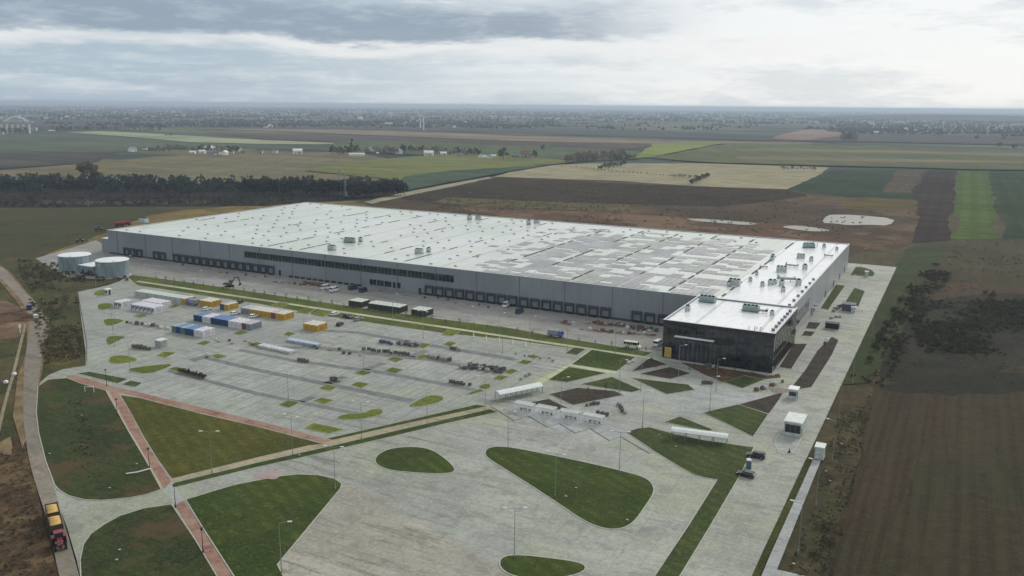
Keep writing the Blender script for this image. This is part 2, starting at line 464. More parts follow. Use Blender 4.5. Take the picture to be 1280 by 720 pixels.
FZ = [-0.45]
def field(name, pts, col, stripe=None, rot=0.0, amt=0.3, scale=0.006, mat=None, dz=0.012, smooth=0, rag=1.0):
    FZ[0] += dz
    m = mat or farfield(name+'_surface', L(*col), stripe, rot, amt, scale)
    p = [at(x, y).xy for x, y in pts]
    if smooth: p = chaikin(p, smooth)
    return sheet(name, ragged(p, rag), FZ[0], m)
def ragged(p, rag):
    """field edges are never ruler-straight: short steps with a few metres of wander"""
    if not rag: return p
    q = []
    for i in range(len(p)):
        a, b = p[i], p[(i+1) % len(p)]
        mid = (a+b)/2; dist = max(150.0, (mid-CAM.xy).length); n = int(min(60, max(1, (b-a).length/(dist*0.02))))
        d = (b-a); nn = Vector((-d.y, d.x)); nn = nn.normalized() if nn.length else nn
        for j in range(n):
            c = a.lerp(b, j/n)
            if j: c = c+nn*rag*dist*0.0032*(noise3(c*0.02/(dist/500.0))+0.5*noise3(c*0.09/(dist/500.0)))
            q.append(c)
    return q
def noise3(v):
    return mnoise.noise(Vector((v.x, v.y, 3.3)))*2.0
FRW = -0.05
# near country first (lowest), then on top of each other
field('rough_grassland', [(-500,262),(300,256),(470,250),(1160,250),(1600,246),(2600,900),(-900,900)], (78,70,50), scale=0.012, mat=soil('rough_grassland_surface', L(80,74,52), L(60,58,42), scale=0.014, third=L(72,62,46)))
field('stubble_field', [(-400,268),(0,262),(180,259),(235,262),(120,296),(60,312),(0,325),(-400,350)], (66,64,44), mat=soil('stubble_surface', L(74,68,48), L(56,58,38), 9.0, 0.5, 0.3, 0.02, L(64,70,40)))
field('dry_grass_bank', [(40,325),(60,316),(120,294),(190,268),(230,262),(330,254),(470,250),(380,300),(200,330),(60,335)], (124,106,64), mat=soil('dry_bank_surface', L(122,106,66), L(100,84,54), scale=0.05, third=L(86,80,50)))
field('heath', [(-500,263),(330,257),(470,247),(508,242),(505,222),(420,214),(-500,214)], (60,56,50), mat=farfield('heath_surface', L(58,55,50), 16, FRW, 0.5, 0.02, 0.5))
field('disturbed_land', [(440,252),(500,246),(620,221),(760,226),(990,236),(1060,240),(1160,250),(1150,300),(1120,312),(1060,320),(800,312)], (78,64,48), mat=soil('disturbed_surface', L(82,66,50), L(60,52,40), 30.0, 0.2, 0.2, 0.012, L(98,80,58)))
field('dark_fallow_field', [(490,246),(560,232),(624,221.5),(870,233),(985,237),(1010,245),(900,258),(700,252),(560,258)], (72,64,52), mat=farfield('dark_fallow_surface', L(72,65,54), 26, 0.2, 0.3, 0.015, 0.5))
field('golden_weed_strip', [(1050,250),(1090,246),(1165,246),(1160,258),(1100,262),(1050,260)], (104,92,58), scale=0.02)
field('brown_bare_strip', [(560,259),(700,263),(860,271),(1030,283),(1090,290),(1060,303),(800,288),(640,272)], (88,68,52), mat=soil('brown_strip_surface', L(92,70,54), L(70,56,44), scale=0.02, third=L(112,92,70)))
field('golden_scrub_strip', [(560,246),(620,249),(700,252),(800,259),(800,264),(700,261),(600,257),(540,252)], (104,92,60), mat=soil('golden_scrub_surface', L(98,90,60), L(66,60,44), scale=0.06))
field('dirt_track', [(455,252),(500,241),(560,230),(610,221),(616,222),(565,233),(520,242),(466,254)], (156,150,124), scale=0.05)
field('straw_field', [(616,220.5),(650,211),(700,205.5),(735,204),(880,204),(1036,209),(1015,222),(988,236),(870,232),(770,225.5),(660,222)], (158,152,118), 18.0, 0.1, 0.25, 0.02)
field('dark_meadow', [(985,237),(1015,223),(1040,212.5),(1160,212),(1195,213),(1160,250),(1060,246)], (66,80,62), 20, 0.0, 0.3, 0.01)
field('umber_strip_field', [(1104,240),(1122,212.5),(1160,212.5),(1140,241)], (98,90,76), 12, 0.0, 0.3)
field('violet_brown_field', [(1160,212.5),(1197,213),(1192,300),(1140,303),(1150,270),(1140,241)], (74,66,60), 12, 0.0, 0.4)
field('green_strip_field', [(1196,213.5),(1236,213.5),(1252,298),(1189,298)], (90,108,56), 14, 0.0, 0.45, 0.01)
field('teal_field', [(1236,213.5),(1700,213),(1900,296),(1252,298)], (70,82,60), 14, 0.0, 0.45, 0.01)
field('right_fallow_field', [(1150,312),(1190,299),(1500,296),(2100,420),(1700,520),(1100,482),(1120,420)], (76,68,48), mat=soil('right_fallow_surface', L(76,68,48), L(56,52,38), 8.0, 0.0, 0.25, 0.02, L(60,58,38)))
field('scrub_ground', [(1092,446),(1112,418),(1136,394),(1170,375),(1230,366),(1300,362),(1600,362),(1600,450),(1300,452),(1220,470),(1150,478),(1100,476)], (50,48,38), mat=soil('scrub_ground_surface', L(54,51,40), L(38,38,30), None, 0, 0, 0.03, L(46,50,34)), smooth=1, rag=2)
field('rusty_strip', [(1150,372),(1160,352),(1290,358),(1500,362),(1500,370),(1230,364)], (80,62,46), mat=soil('rusty_strip_surface', L(78,62,46), L(66,54,42), 6.0, 0.0, 0.2, 0.03), rag=2)
field('grass_margin', [(1050,480),(1085,400),(1116,334),(1130,312),(1150,305),(1186,304),(1158,360),(1108,448),(1085,478)], (70,82,42), mat=M['g_bright'])
field('ploughed_field', [(1094,484),(1300,478),(1800,500),(2600,1200),(960,1200),(1010,760),(1052,640),(1078,545)], (62,54,40), mat=soil('ploughed_surface', L(64,56,42), L(54,52,36), 3.2, 0.0, 0.36, 0.016, L(50,52,33)))
field('reddish_strip', [(1092,488),(1150,484),(1200,483),(1160,560),(1120,640),(1090,760),(1010,760),(1052,640),(1078,545)], (70,54,42), mat=soil('reddish_strip_surface', L(66,56,43), L(56,50,37), 2.4, 0.0, 0.4, 0.03, L(54,53,36)), rag=2)
field('dark_headland', [(1100,480),(1160,474),(1300,462),(1600,455),(1600,492),(1300,488),(1180,492),(1110,490)], (44,44,34), mat=soil('dark_headland_surface', L(46,45,34), L(38,40,29), None, 0, 0, 0.03), rag=3, smooth=1)  # dark sheet: shade over the top of the field put into its colour
# left side around the access road
field('road_side_grass', [(-300,330),(0,322),(50,322),(130,316),(170,345),(100,365),(110,458),(78,462),(50,480),(20,600),(-300,640)], (72,74,46), mat=M['g_rough'])
field('bare_soil_field', [(-500,560),(0,556),(22,540),(32,545),(48,612),(66,690),(90,800),(-500,1000)], (84,68,50), mat=M['soilbrown'])
field('brown_heap_ground', [(-60,372),(8,376),(30,394),(34,414),(20,422),(-60,422)], (110,88,72), mat=soil('heap_surface', L(112,90,74), L(86,74,58), scale=0.12, third=L(128,108,88)))
field('brown_weed_patch', [(62,412),(84,400),(104,440),(88,456),(58,458)], (98,84,52), mat=soil('weed_patch_surface', L(98,84,52), L(74,72,40), scale=0.1, third=L(84,70,44)), smooth=2)
# ponds
water = NT('pond_water'); water.bump(water.noise(0.4, 3), 0.05, 0.05); M['water'] = water.out(L(120, 118, 104), 0.35, 0, 0.25)
for nm, p in (('pond', [(1026,278.5),(1034,268.5),(1048,268),(1070,268.5),(1120,273),(1112,282),(1088,280.5),(1060,281.5),(1044,279)]),
              ('pond', [(975,283),(992,281.5),(1010,283),(1043,288),(1020,289.5),(992,286.5)]),
              ('pond', [(856,273),(884,273.5),(952,279),(934,281.5),(900,278.5),(872,276.5)])):
    field(nm, p, (1,1,1), mat=M['water'], smooth=1, rag=4.5)

# far fields beyond about one kilometre
def ff(name, pts, col, **k): return field(name, pts, col, dz=0.12, **k)
FR = -0.47
ff('tan_field', [(-300,224),(0,213),(110,203.5),(200,195.5),(330,190),(440,190),(515,204),(470,226),(300,230),(-300,236)], (122,116,86), stripe=40, rot=FR, scale=0.004)
ff('grey_brown_field', [(-300,214),(0,211),(112,203),(140,194),(148,190),(0,189),(-300,190)], (84,84,76), scale=0.003)
ff('grey_green_field', [(-300,190),(0,189.5),(150,190.5),(200,187),(320,183),(400,184),(330,181),(240,178.5),(150,170.5),(0,166.5),(-300,165)], (94,104,82), stripe=50, rot=FR, scale=0.003)
ff('pale_green_field', [(80,165),(125,164),(200,167.5),(330,175.3),(432,179.5),(400,180.6),(330,180.4),(240,178),(150,170)], (152,160,122), scale=0.003)
ff('grey_far_field', [(-300,163),(60,160),(250,158),(420,161),(700,168),(1000,177),(1000,170),(760,161),(500,156),(300,150),(0,148),(-300,147)], (84,88,84), scale=0.002)
ff('brown_far_strip', [(250,165),(420,170),(640,178),(820,178),(900,178),(760,188),(560,186),(430,178),(330,174)], (94,86,76), stripe=60, rot=FR, scale=0.002)
ff('tan_far_strip', [(235,160.3),(400,162),(560,166.3),(800,176),(1010,178),(1040,180.5),(830,180),(640,176.5),(450,168.5),(310,162.8)], (138,122,100), scale=0.002)
ff('green_far_field', [(420,177),(470,176),(560,178.5),(600,182),(680,183),(800,190),(798,199),(700,203),(610,199),(480,191),(410,190)], (94,106,74), stripe=45, rot=FR, scale=0.004)
ff('lime_far_field', [(380,214),(420,206),(470,200),(560,193),(640,196),(720,202),(660,210),(620,217),(560,216),(500,226)], (118,124,68), stripe=30, rot=0.3, amt=0.2, scale=0.006)
ff('teal_far_field', [(505,222),(560,214.5),(640,209.5),(690,205.5),(614,219.5),(560,229),(505,240)], (78,96,76), scale=0.004)
ff('bright_green_field', [(795,198),(806,188),(818,180),(850,178.5),(905,178.8),(880,184),(850,190),(815,197)], (134,148,64), stripe=24, rot=0.5, amt=0.35, scale=0.004)
ff('wide_olive_field', [(812,198),(850,191),(885,184),(920,179),(1000,181),(1300,190),(1800,196),(1800,214),(1240,213),(1036,208),(880,203.5)], (106,112,76), stripe=70, rot=FR, amt=0.4, scale=0.003)
ff('tan_right_strip', [(900,187),(1000,187),(1300,193),(1800,199),(1800,202),(1280,196.5),(1000,190)], (128,120,92), scale=0.002)
ff('ochre_right_strip', [(920,197),(1100,200),(1800,209),(1800,211),(1100,203),(930,200)], (132,118,90), scale=0.002)
ff('pink_soil_field', [(960,174),(985,167),(1010,162),(1040,163),(1056,169),(1050,174),(1000,176)], (146,122,106), scale=0.003)
ff('violet_far_field', [(1056,169),(1110,167),(1300,172),(1800,178),(1800,188),(1280,182),(1100,178),(1000,177.5)], (96,92,88), stripe=60, rot=FR, scale=0.002)

# ------------------------------------------------------------------ site paving
PAVE = [at(x, y).xy for x, y in ((97,365),(135,356.5),(150,351),(163,343.5))]
PAVE += [Vector((66,-36)), Vector((20,-30)), Vector((-4,-16)), Vector((-4,6)), Vector((380,6)), Vector((380,193.5)), Vector((415,193.5))]
PAVE += [Vector((415, -161)), at(940,719).xy, at(900,800).xy, at(500,900).xy, at(140,900).xy]
PAVE += [at(x, y).xy for x, y in ((104,740),(96,700),(84,660),(72,628),(66,612),(54,570),(47,540),(45,515),(47,481),(60,469),(78,461.5),(107,457),(107,440))]
sheet('paving', PAVE, 0.0, M['pave'], thick=0.3)
sheet('loading_yard', [Vector(p) for p in ((-2,-15),(21,-28),(66,-34.5),(80,-35),(130,-33.5),(240,-33),(352,-36.5),(353.6,-20),(353.6,-0.2),(-2,-0.2))], 0.006, M['yard'])
sheet('service_road', [Vector((403,192)), Vector((414.6,192)), Vector((414.6,-161)), at(941,718).xy, at(905,790).xy, at(852,790).xy, at(851,719).xy, at(923,597).xy, at(941,561).xy, at(990,490).xy], 0.007, M['road'])

sheet('car_park', px2([(99,367),(136,357.5),(166,347),(172,358),(250,370),(320,380.5),(405,396),(500,410),(556,418.5),(640,426),(690,434),(714,437),(700,446),(655,483),(606,503),(500,526),(409,546.5),(372,538),(320,524),(250,507.5),(175,489),(108,470),(109,457)]), 0.003, M['carpark'])
# access road on the left and its sandy shoulders
sheet('road_shoulder', px2([(-40,330),(0,331),(14,341),(30,361),(48,381),(64,405),(57,432),(54,456),(49,482),(47,520),(28,560),(16,520),(22,470),(33,440),(34,412),(30,392),(20,376),(0,352),(-40,350)]), -0.012+0.02, M['sand'])
sheet('access_road', px2([(-300,318),(0,332),(12,341.5),(27,361),(46,379.5),(59,403),(54,430),(51,455),(47.5,480),(46,515),(48,541),(57,576),(68,611),(77,642),(88,680),(99,719),(125,820),(98,820),(74,719),(70,702),(61,655),(46,610),(36,575),(31,541),(29,520),(29.5,480),(31,445),(37,420),(36.5,392),(25,373),(10,357),(0,346),(-300,330)]), 0.016, M['dust_road'], smooth=1)
sheet('field_track', px2([(14,470),(25,425),(30,405),(33,406),(28,428),(18,470),(8,505),(0,540),(-20,620),(-26,620),(-4,535),(5,500)]), 0.012, M['trackpath'])
sheet('track_spur', px2([(-60,548),(0,553),(8,548),(13,546),(16,560),(14,570),(0,567),(-60,570)]), 0.014, M['sand'])

sheet('yard_apron', px2([(430,607),(450,613),(530,655),(600,694),(650,722),(700,770),(372,770),(355,720),(347,706),(400,642)]), 0.005, M['apron'])
sheet('tank_pad', px2([(44,323),(86,311),(120,300),(150,318),(172,338),(163,344),(130,350),(84,346),(60,333)]), 0.004, M['yard'])
def ribbon(name, pts, w, z0, z1, mat):
    p = px2(pts); n = len(p)
    L_ = []; R_ = []
    for i in range(n):
        d = (p[min(i+1, n-1)]-p[max(i-1, 0)]).normalized(); nn = Vector((-d.y, d.x))*w/2
        L_.append(p[i]+nn); R_.append(p[i]-nn)
    return sheet(name, L_+R_[::-1], z1, mat, thick=z1-z0)
ribbon('kerb', [(613,508),(620,512),(642.5,526),(660,520),(684,534),(699,529.5),(719,541.5),(737.5,536),(762,551),(776,546),(812,567)], 0.4, 0.0, 0.06, M['darkkerb'])

# paths
sheet('brick_path', px2([(83,469.5),(96,469),(108,473),(140,483),(175,490.5),(250,509),(320,525.5),(372,539),(416,551),(406,554),(320,532),(250,516),(175,496.5),(140,489),(132,487.5),(100,479),(85,475)]), 0.008, M['brickpath'])
sheet('brick_path', px2([(134,487.5),(148,491.5),(163,516),(178,545),(197,576),(213,600),(229,626),(252,658),(274,692),(292,720),(330,780),(303,780),(272,720),(246,676),(220,633),(204,613),(183,576),(162,541)]), 0.010, M['brickpath'])
sheet('cream_path_edge', px2([(132,487.5),(136,488),(164,541),(185,576),(206,613),(202,613),(181,576),(160,541)]), 0.014, M['creampath'])
sheet('path_crossing', px2([(203,613),(215,601),(230,625),(219,632)]), 0.015, M['greypath'])
sheet('cream_path', px2([(213,599),(320,573),(410,551.5),(500,531.5),(605,508.6),(613,510.5),(500,536),(415,556),(320,577.5),(217,602.5)]), 0.012, M['creampath'])

# big lawns
bed('lawn', [(48,483),(60,475),(84,473),(100,479.5),(132,488.5),(161,541),(182,576),(201,612),(182,618.5),(160,622.5),(128,625.5),(105,624.5),(86,619.5),(75,613),(69,606),(58,577),(49,541),(46,515)], M['g_left'], 0.22)
bed('lawn', [(151,494),(175,497.5),(250,517),(320,533),(403,555),(386,556.5),(320,572),(215,598),(198,575),(179,544),(164,516)], M['g_oliv'], 0.0, z=0.03)
bed('lawn', [(214,631),(180,636),(150,645.5),(131,656),(114,668),(105,681),(101,700),(102,722),(108,760),(298,779),(270,720),(244,676)], M['g_left'], 0.22)
bed('lawn', [(233,625),(262,616),(292,607),(345,596.5),(372,593.5),(398,594.5),(418,599),(426.5,605),(425,611),(400,641),(346,706),(354,722),(366,760),(320,766),(293,720),(275,692),(253,658)], M['g_dark'], 0.22)
bed('lawn', [(409,548.3),(470,534.5),(560,514),(596,506),(608,508),(500,531),(416,550)], M['g_dark'], 0.1, z=0.06)
bed('lawn', [(217,604),(320,579),(415,557.5),(500,537.5),(613,511.5),(622,515),(560,528.5),(500,543),(380,571),(320,584),(219,609)], M['g_dark'], 0.1, z=0.06)
bed('lawn', [(469,580),(470,571),(482,563),(500,559.5),(522,559),(541,563),(558,575),(569,586),(566,591),(548,592.5),(520,591),(486,588)], M['g_dark'], 0.25, 2)
bed('lawn', [(606,569),(609,560),(630,558),(680,567.5),(730,578),(775,588.5),(806,597),(816,606),(817,617),(804,636),(792,653),(775,662),(752,660.5),(728,650),(700,630.5),(650,598),(616,577)], M['g_dark'], 0.28, 2)
bed('lawn', [(624,707),(628,696),(650,694),(695,699),(726,704),(733,711),(722,718),(690,724),(655,723),(634,717)], M['g_dark'], 0.28, 2)
bed('lawn', [(783,540.5),(797,536),(812,534.5),(836,541),(880,551),(942,559.5),(923,597),(886,660),(850,719),(800,800),(770,800),(818,722),(862,656),(897,600),(880,597),(866,593),(850,584),(816,563)], M['g_plaza'], 0.22)
bed('lawn', [(879,516.5),(900,511),(923,506),(942,512),(960,518),(950,533),(941,546),(912,531.5)], M['g_plaza'], 0.2)
sheet('planting_soil', px2([(924,505.5),(955,497),(979,490),(974,499),(961,517),(942,511)]), 0.02, M['soil'])
bed('lawn', [(831,528),(850,521),(891,537.5),(886,539)], M['g_plaza'], 0.15)
for p, mt in (([(790,472.5),(825,477),(860,481),(868,487.5),(833,493)], 'g_plaza'), ([(727,480.5),(765,471.5),(801,487.5),(790,490.5)], 'g_plaza'),
              ([(687,493),(722,485),(768,489),(779,494),(716,506.5)], 'soil'), ([(661,504),(686,499),(727,519)], 'soil'),
              ([(800,467.5),(838,459),(863,467),(838,474)], 'soil'), ([(790,464.5),(812,447.5),(834,456)], 'soil'),
              ([(715,455.5),(740,437.5),(794,446.5),(771,464)], 'g_dark'), ([(686,475),(711,459),(757,466.5),(709,478)], 'g_dark'),
              ([(707,441.5),(718,434.5),(732,436.5),(721,444)], 'g_plaza'), ([(905,478),(930,470),(956,474.5),(928,485.5)], 'g_plaza'),
              ([(632,488),(640,484),(655,484.5),(646,490)], 'g_plaza')):
    bed('lawn' if mt != 'soil' else 'planting_soil', p, M[mt], 0.15)
sheet('planting_soil', px2([(840,447),(858,446),(905,458),(960,470),(974,467),(976,472),(956,474),(931,469),(904,478),(880,468)]), 0.02, M['soilbrown'])
for p in ([(1063,344),(1070,333.5),(1080,334.5),(1090,338),(1093.5,342),(1091,345.5),(1076,345)], [(1045,356),(1056,357.5),(1035,387.5),(1026,385)], [(1068,360),(1081,364),(1073,383),(1055,380)]):
    bed('lawn', p, M['g_plaza'], 0.2)
for p in ([(1011,402.5),(1026,404),(1020,411.5),(1007,410.5)], [(1006,414),(1019,415),(1014,420.5),(1002,419.5)], [(992,430),(1009,430),(989,461.5),(974,459)]):
    bed('planting_soil', p, M['soil'], 0.2)
sheet('planting_soil', px2([(1040,421),(1048,425),(1040,443),(1028,462),(1014,484),(994,487),(992,481),(1007,462),(1022,438)]), 0.02, M['soil'])
# narrow verge and footpath right of the service road
bed('lawn', [(1007.5,573.5),(1015.5,576),(962,692),(948,724),(920,790),(900,790),(939,722),(960,676)], M['g_verge'], 0.0, z=0.03)
sheet('footpath', px2([(1016,575),(1026,575.5),(1000,640),(971,712),(1002,719),(1040,728),(1040,760),(930,790),(950,724),(963,693)]), 0.035, M['greypath'], thick=0.3)
# strip between the yard and the car park
sheet('lawn', px2([(160,346.5),(165,344),(180,345.5),(240,353.5),(320,365.5),(437,382.8),(460,386.5),(545,398),(640,410.5),(690,420),(760,431.5),(815,441),(800,447.5),(760,440.5),(690,432),(640,424.5),(556,416.5),(500,408.5),(405,394.5),(320,379),(250,368.5),(172,356.5)]), 0.03, M['g_strip'])
sheet('footpath', [Vector((82,-47.6)), Vector((82,-45.2)), Vector((353,-45.2)), Vector((353,-47.6))], 0.045, M['palepath'])
sheet('footpath', px2([(718,452),(735,437.5),(741,438.5),(687,474.5),(662,486),(655,484)]), 0.016, M['palepath'])
sheet('footpath', px2([(712,457.5),(715,455.8),(772,464.5),(770,467),(757,466)]), 0.016, M['palepath'])
sheet('plaza_paving', px2([(797,487),(870,481),(905,482),(930,490),(960,497),(925,504),(880,515),(850,519),(800,500),(760,505),(740,516),(735,500),(760,493)]), 0.010, M['greypath'])
sheet('plaza_paving', px2([(628,510),(660,504.5),(735,520),(780,538),(790,546),(755,556),(722,537),(700,541),(678,525),(660,528),(640,515)]), 0.012, M['greypath'])
# dark bands between the parking rows
for p in ([(258,445.5),(320,460),(520,499.5),(512,503.8),(320,464.5),(255,449)], [(212,462),(320,489.5),(453,516.5),(449,520),(320,494),(208,465)],
          [(300,436),(367,449),(480,464),(597,486.5),(592,489.5),(478,468),(366,452.5),(298,439)], [(338,432.5),(400,433),(510,445),(537,447),(630,464.5),(625,467.5),(530,450.5),(508,449),(398,437),(345,436)],
          [(400,412),(445,414),(545,431),(640,446.5),(650,450),(637,450.5),(540,434),(445,417),(400,414)],
          [(236,449),(258,443),(266,445),(243,452.5)], [(508,445),(529,437),(536,438.5),(518,447)], [(452,461),(476,453),(483,455),(462,463)], [(404,478),(428,470),(436,472),(414,480)], [(372,501),(388,495),(396,497),(380,503)]):
    sheet('parking_band', px2(p), 0.009, M['asphalt'])
ISL = [[(117,366),(125,362.5),(136,362.5),(136,367.5),(120,370)],[(121,381),(130,379),(142,380),(141,384),(125,389)],[(128,401),(135,398.5),(148,399),(157.5,401),(135,409)],
 [(132,422.5),(140,420),(159,421),(150,425),(135,433)],[(135,451),(139,445.5),(155,444),(173,449),(168,452.5),(140,455.5)],[(159,463.5),(165,460),(210,455),(217,457),(185,468.5)],
 [(211,461),(220,459),(232,461),(222,465)],[(97,467),(112,465),(160,474),(147,479.5)],[(153,481),(163,476),(177.5,479),(170,484)],[(196,444.5),(205,440),(220,441),(207,447.5)],
 [(246,429.5),(257,426),(264,428),(255,432)],[(264,445),(272,442.5),(284,445.5),(272,449)],[(291,417),(300,414),(311,415.5),(300,419)],[(309,431.5),(320,428),(330,430),(322,435)],
 [(167,395),(180,392.5),(185,395),(175,397.5)],[(210,384),(220,380.5),(226,382.5),(217,385.5)],[(354,418),(360,415),(370,417),(361,421)],[(370,390.5),(382,385.5),(395,386.5),(384,393)],
 [(387.5,393),(402,388),(415,390),(405,396.5)],[(552,419),(560,412.5),(577,413),(566,420)],[(520,431.5),(529,429),(539,431),(529,436)],[(554,430.5),(561,427),(571,429),(562,433.5)],
 [(520,447),(529,443),(537,445),(527,449.5)],[(484,449.5),(492,446),(505,449),(495,453)],[(481,463.5),(490,459.5),(504,462.5),(494,467)],[(442,466.5),(452,463),(466,465.5),(455,469.5)],
 [(439,481.5),(447,477.5),(462,480),(452,485.5)],[(399,485.5),(409,481),(422,484),(412,489)],[(392,501),(402,497.5),(417,500.5),(405,506)],[(348,506),(360,501),(375,503),(362,510)],
 [(508,508.5),(522,501),(535,494.5),(547,494.5),(556,497.5),(551,502),(540,505.5),(524,508.5)],[(419,523),(432,517.5),(452,517.5),(466,511.5),(476,511.5),(480,515),(472,520),(450,524.5),(428,525)],
 [(380,535.8),(392,529),(430,537),(411,542.3)],[(582,492.8),(600,486.5),(605,489),(590,493)],[(597,484),(605,480),(613,480.5),(613,485),(605,487)],[(616,474),(624,469),(636,471),(627,475.5)],
 [(630,465),(640,461),(648,464),(638,468)],[(647,454),(654,450),(666,452),(659,456)],[(660,446),(666,443.5),(675,446),(667,449)],[(340,381),(350,378),(362,380),(352,384)]]
for i, p in enumerate(ISL): bed('lawn', p, M['g_isl'] if i not in (7, 8) else M['g_plaza'], 0.16, 1 if len(p) > 4 else 0)

# haze: one even box of air round everything
hz = MB(); R = 61000; hz.box(CAM.x-R, CAM.x+R, CAM.y-R, CAM.y+R, -2.0, 97.0)
hm = bpy.data.materials.new('haze_air'); hm.use_nodes = True; ht = hm.node_tree; ht.nodes.clear()
pv = ht.nodes.new('ShaderNodeVolumePrincipled'); pv.inputs['Color'].default_value = (0.72, 0.85, 1.0, 1); pv.inputs['Density'].default_value = 1.05e-4
pv.inputs['Anisotropy'].default_value = 0.2
ho = ht.nodes.new('ShaderNodeOutputMaterial'); ht.links.new(pv.outputs[0], ho.inputs['Volume'])
tag(hz.build('haze', hm), kind='stuff')

# ------------------------------------------------------------------ warehouse
H0 = 14.0
def facade_mat(name, c, period, axis):
    k = NT(name)
    col = k.mix(k.noise(0.05, 4, 0.6, (1, 1, 0.6)), c, tuple(x*0.86 for x in c))
    w = k.wave(period, 0, 0.42, 0.5, 0.0, axis)
    col = k.mix(k.mul(w, 0.16), col, tuple(x*0.55 for x in c))
    col = k.mix(k.mul(k.noise(0.6, 5, 0.7, (1, 1, 0.06), lo=0.5, hi=0.75), 0.3), col, tuple(x*0.7 for x in c))
    return k.out(col, 0.42, 0.15, 0.45)
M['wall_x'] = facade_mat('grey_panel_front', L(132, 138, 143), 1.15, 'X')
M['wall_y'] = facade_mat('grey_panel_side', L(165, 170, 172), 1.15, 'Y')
k = NT('white_roof_membrane')
c0 = L(208, 211, 205, 0.92)
col = k.mix(k.noise(0.012, 6, 0.6), c0, L(190, 196, 184, 0.92))
col = k.mix(k.mul(k.noise(0.05, 6, 0.7, lo=0.48, hi=0.7), 0.4), col, L(196, 206, 180, 0.92))
col = k.mix(k.mul(k.wave(22.0, 0, 0.985, 1.0, 0.05), 0.55), col, L(110, 110, 104))
col = k.mix(k.mul(k.wave(5.5, 0, 0.95, 1.0, 0.05), 0.16), col, L(120, 122, 118))
col = k.mix(k.mul(k.noise(0.6, 6, 0.75, (1, 0.2, 1), lo=0.56, hi=0.72), 0.35), col, L(150, 150, 142))
col = k.mix(k.mul(k.noise(0.02, 7, 0.74, lo=0.5, hi=0.62), 0.45), col, L(186, 194, 172))
col = k.mix(k.mul(k.noise(0.25, 7, 0.76, (1, 0.15, 1), lo=0.54, hi=0.7), 0.4), col, L(176, 176, 172))
M['roof'] = k.out(col, 0.24, 0, 0.6)
k = NT('glare_white_membrane'); c0 = L(238, 239, 238, 0.95)  # whiter than the main roof: glare at the right end put into the colour
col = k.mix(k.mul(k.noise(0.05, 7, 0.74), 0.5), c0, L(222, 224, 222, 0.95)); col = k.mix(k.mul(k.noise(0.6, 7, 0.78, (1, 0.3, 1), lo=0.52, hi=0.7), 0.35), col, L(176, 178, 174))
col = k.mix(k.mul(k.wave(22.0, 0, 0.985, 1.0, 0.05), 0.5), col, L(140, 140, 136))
M['roof_glare'] = k.out(col, 0.22, 0, 0.6)
M['parapet'] = plain('pale_coping', L(196, 198, 196), 0.5, var=0.1, scale=0.3)
M['dock_dark'] = plain('dock_shelter', L(66, 72, 80), 0.7, var=0.25)
M['dock_door'] = plain('dock_door_panel', L(120, 128, 136), 0.55, var=0.15)

wh = thing('warehouse', 'long low distribution warehouse with grey panel walls, dock doors and a huge white flat roof', 'warehouse', (0, 0, 0))
UL, VB = 391.0, 174.0
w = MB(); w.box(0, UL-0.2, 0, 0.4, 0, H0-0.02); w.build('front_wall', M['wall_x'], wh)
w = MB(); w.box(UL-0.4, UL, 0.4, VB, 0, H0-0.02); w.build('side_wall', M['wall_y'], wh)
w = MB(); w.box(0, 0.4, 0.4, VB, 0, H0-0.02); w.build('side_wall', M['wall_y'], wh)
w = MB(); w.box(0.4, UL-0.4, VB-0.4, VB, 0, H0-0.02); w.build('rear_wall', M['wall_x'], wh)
rf = MB(); rf.box(361.5, UL-0.35, 0.35, VB-0.35, H0-0.6, H0-0.25); rf.build('roof', M['roof_glare'], wh)  # corner part split off to carry the painted glare
rf = MB(); rf.box(0.35, 361.48, 0.35, VB-0.35, H0-0.6, H0-0.25); rfo = rf.build('roof', M['roof'], wh)
p = MB()
p.box(-0.05, UL+0.05, -0.05, 0.5, H0-0.02, H0+0.12); p.box(-0.05, UL+0.05, VB-0.5, VB+0.05, H0-0.02, H0+0.12)
p.box(-0.05, 0.5, 0.5, VB-0.5, H0-0.02, H0+0.12); p.box(UL-0.5, UL+0.05, 0.5, VB-0.5, H0-0.02, H0+0.12)
p.build('roof_edge', M['parapet'], wh)
# lower front annexes at the far left end
an = MB(); an.box(-9, -0.02, 2, 40, 0, 8.0); an.build('annex', M['wall_x'], wh)
an = MB(); an.box(-9.1, -0.03, 1.9, 40.1, 8.0, 8.3); an.build('annex_roof', M['roof'], wh)
for a_, b_ in ((0.5, 120), (222, 352)):
    dp = MB(); dp.box(a_, b_, -0.35, -0.005, 0.0, 0.9); dp.build('plinth', M['dock_dark'], wh)

# grey roofing strips laid over the right half, bay by bay
k = NT('grey_roofing_strips')
c0 = L(148, 148, 150)
col = k.mix(k.noise(0.03, 5), c0, L(128, 132, 122))
col = k.mix(k.mul(k.wave(2.75, 0, 0.35, 0.6, 0.05), 0.55), col, L(104, 104, 106))
col = k.mix(k.mul(k.noise(0.5, 6, 0.75, (1, 0.3, 1), lo=0.45, hi=0.7), 0.5), col, L(172, 172, 168))
br = k.n('ShaderNodeTexBrick'); br.offset = 0.0; k.l(k.coord(), br.inputs['Vector']); br.inputs['Scale'].default_value = 1.0
br.inputs['Brick Width'].default_value = 11.0; br.inputs['Row Height'].default_value = 10.4; br.inputs['Mortar Size'].default_value = 0.0
br.inputs['Color1'].default_value = (0.34,0.34,0.35,1); br.inputs['Color2'].default_value = (0.66,0.66,0.62,1)
m_ = k.n('ShaderNodeMix', data_type='RGBA', blend_type='OVERLAY'); m_.inputs[0].default_value = 0.7
k.l(col, m_.inputs[6]); k.l(br.outputs['Color'], m_.inputs[7])
M['strips'] = k.out(m_.outputs[2], 0.32, 0, 0.5)
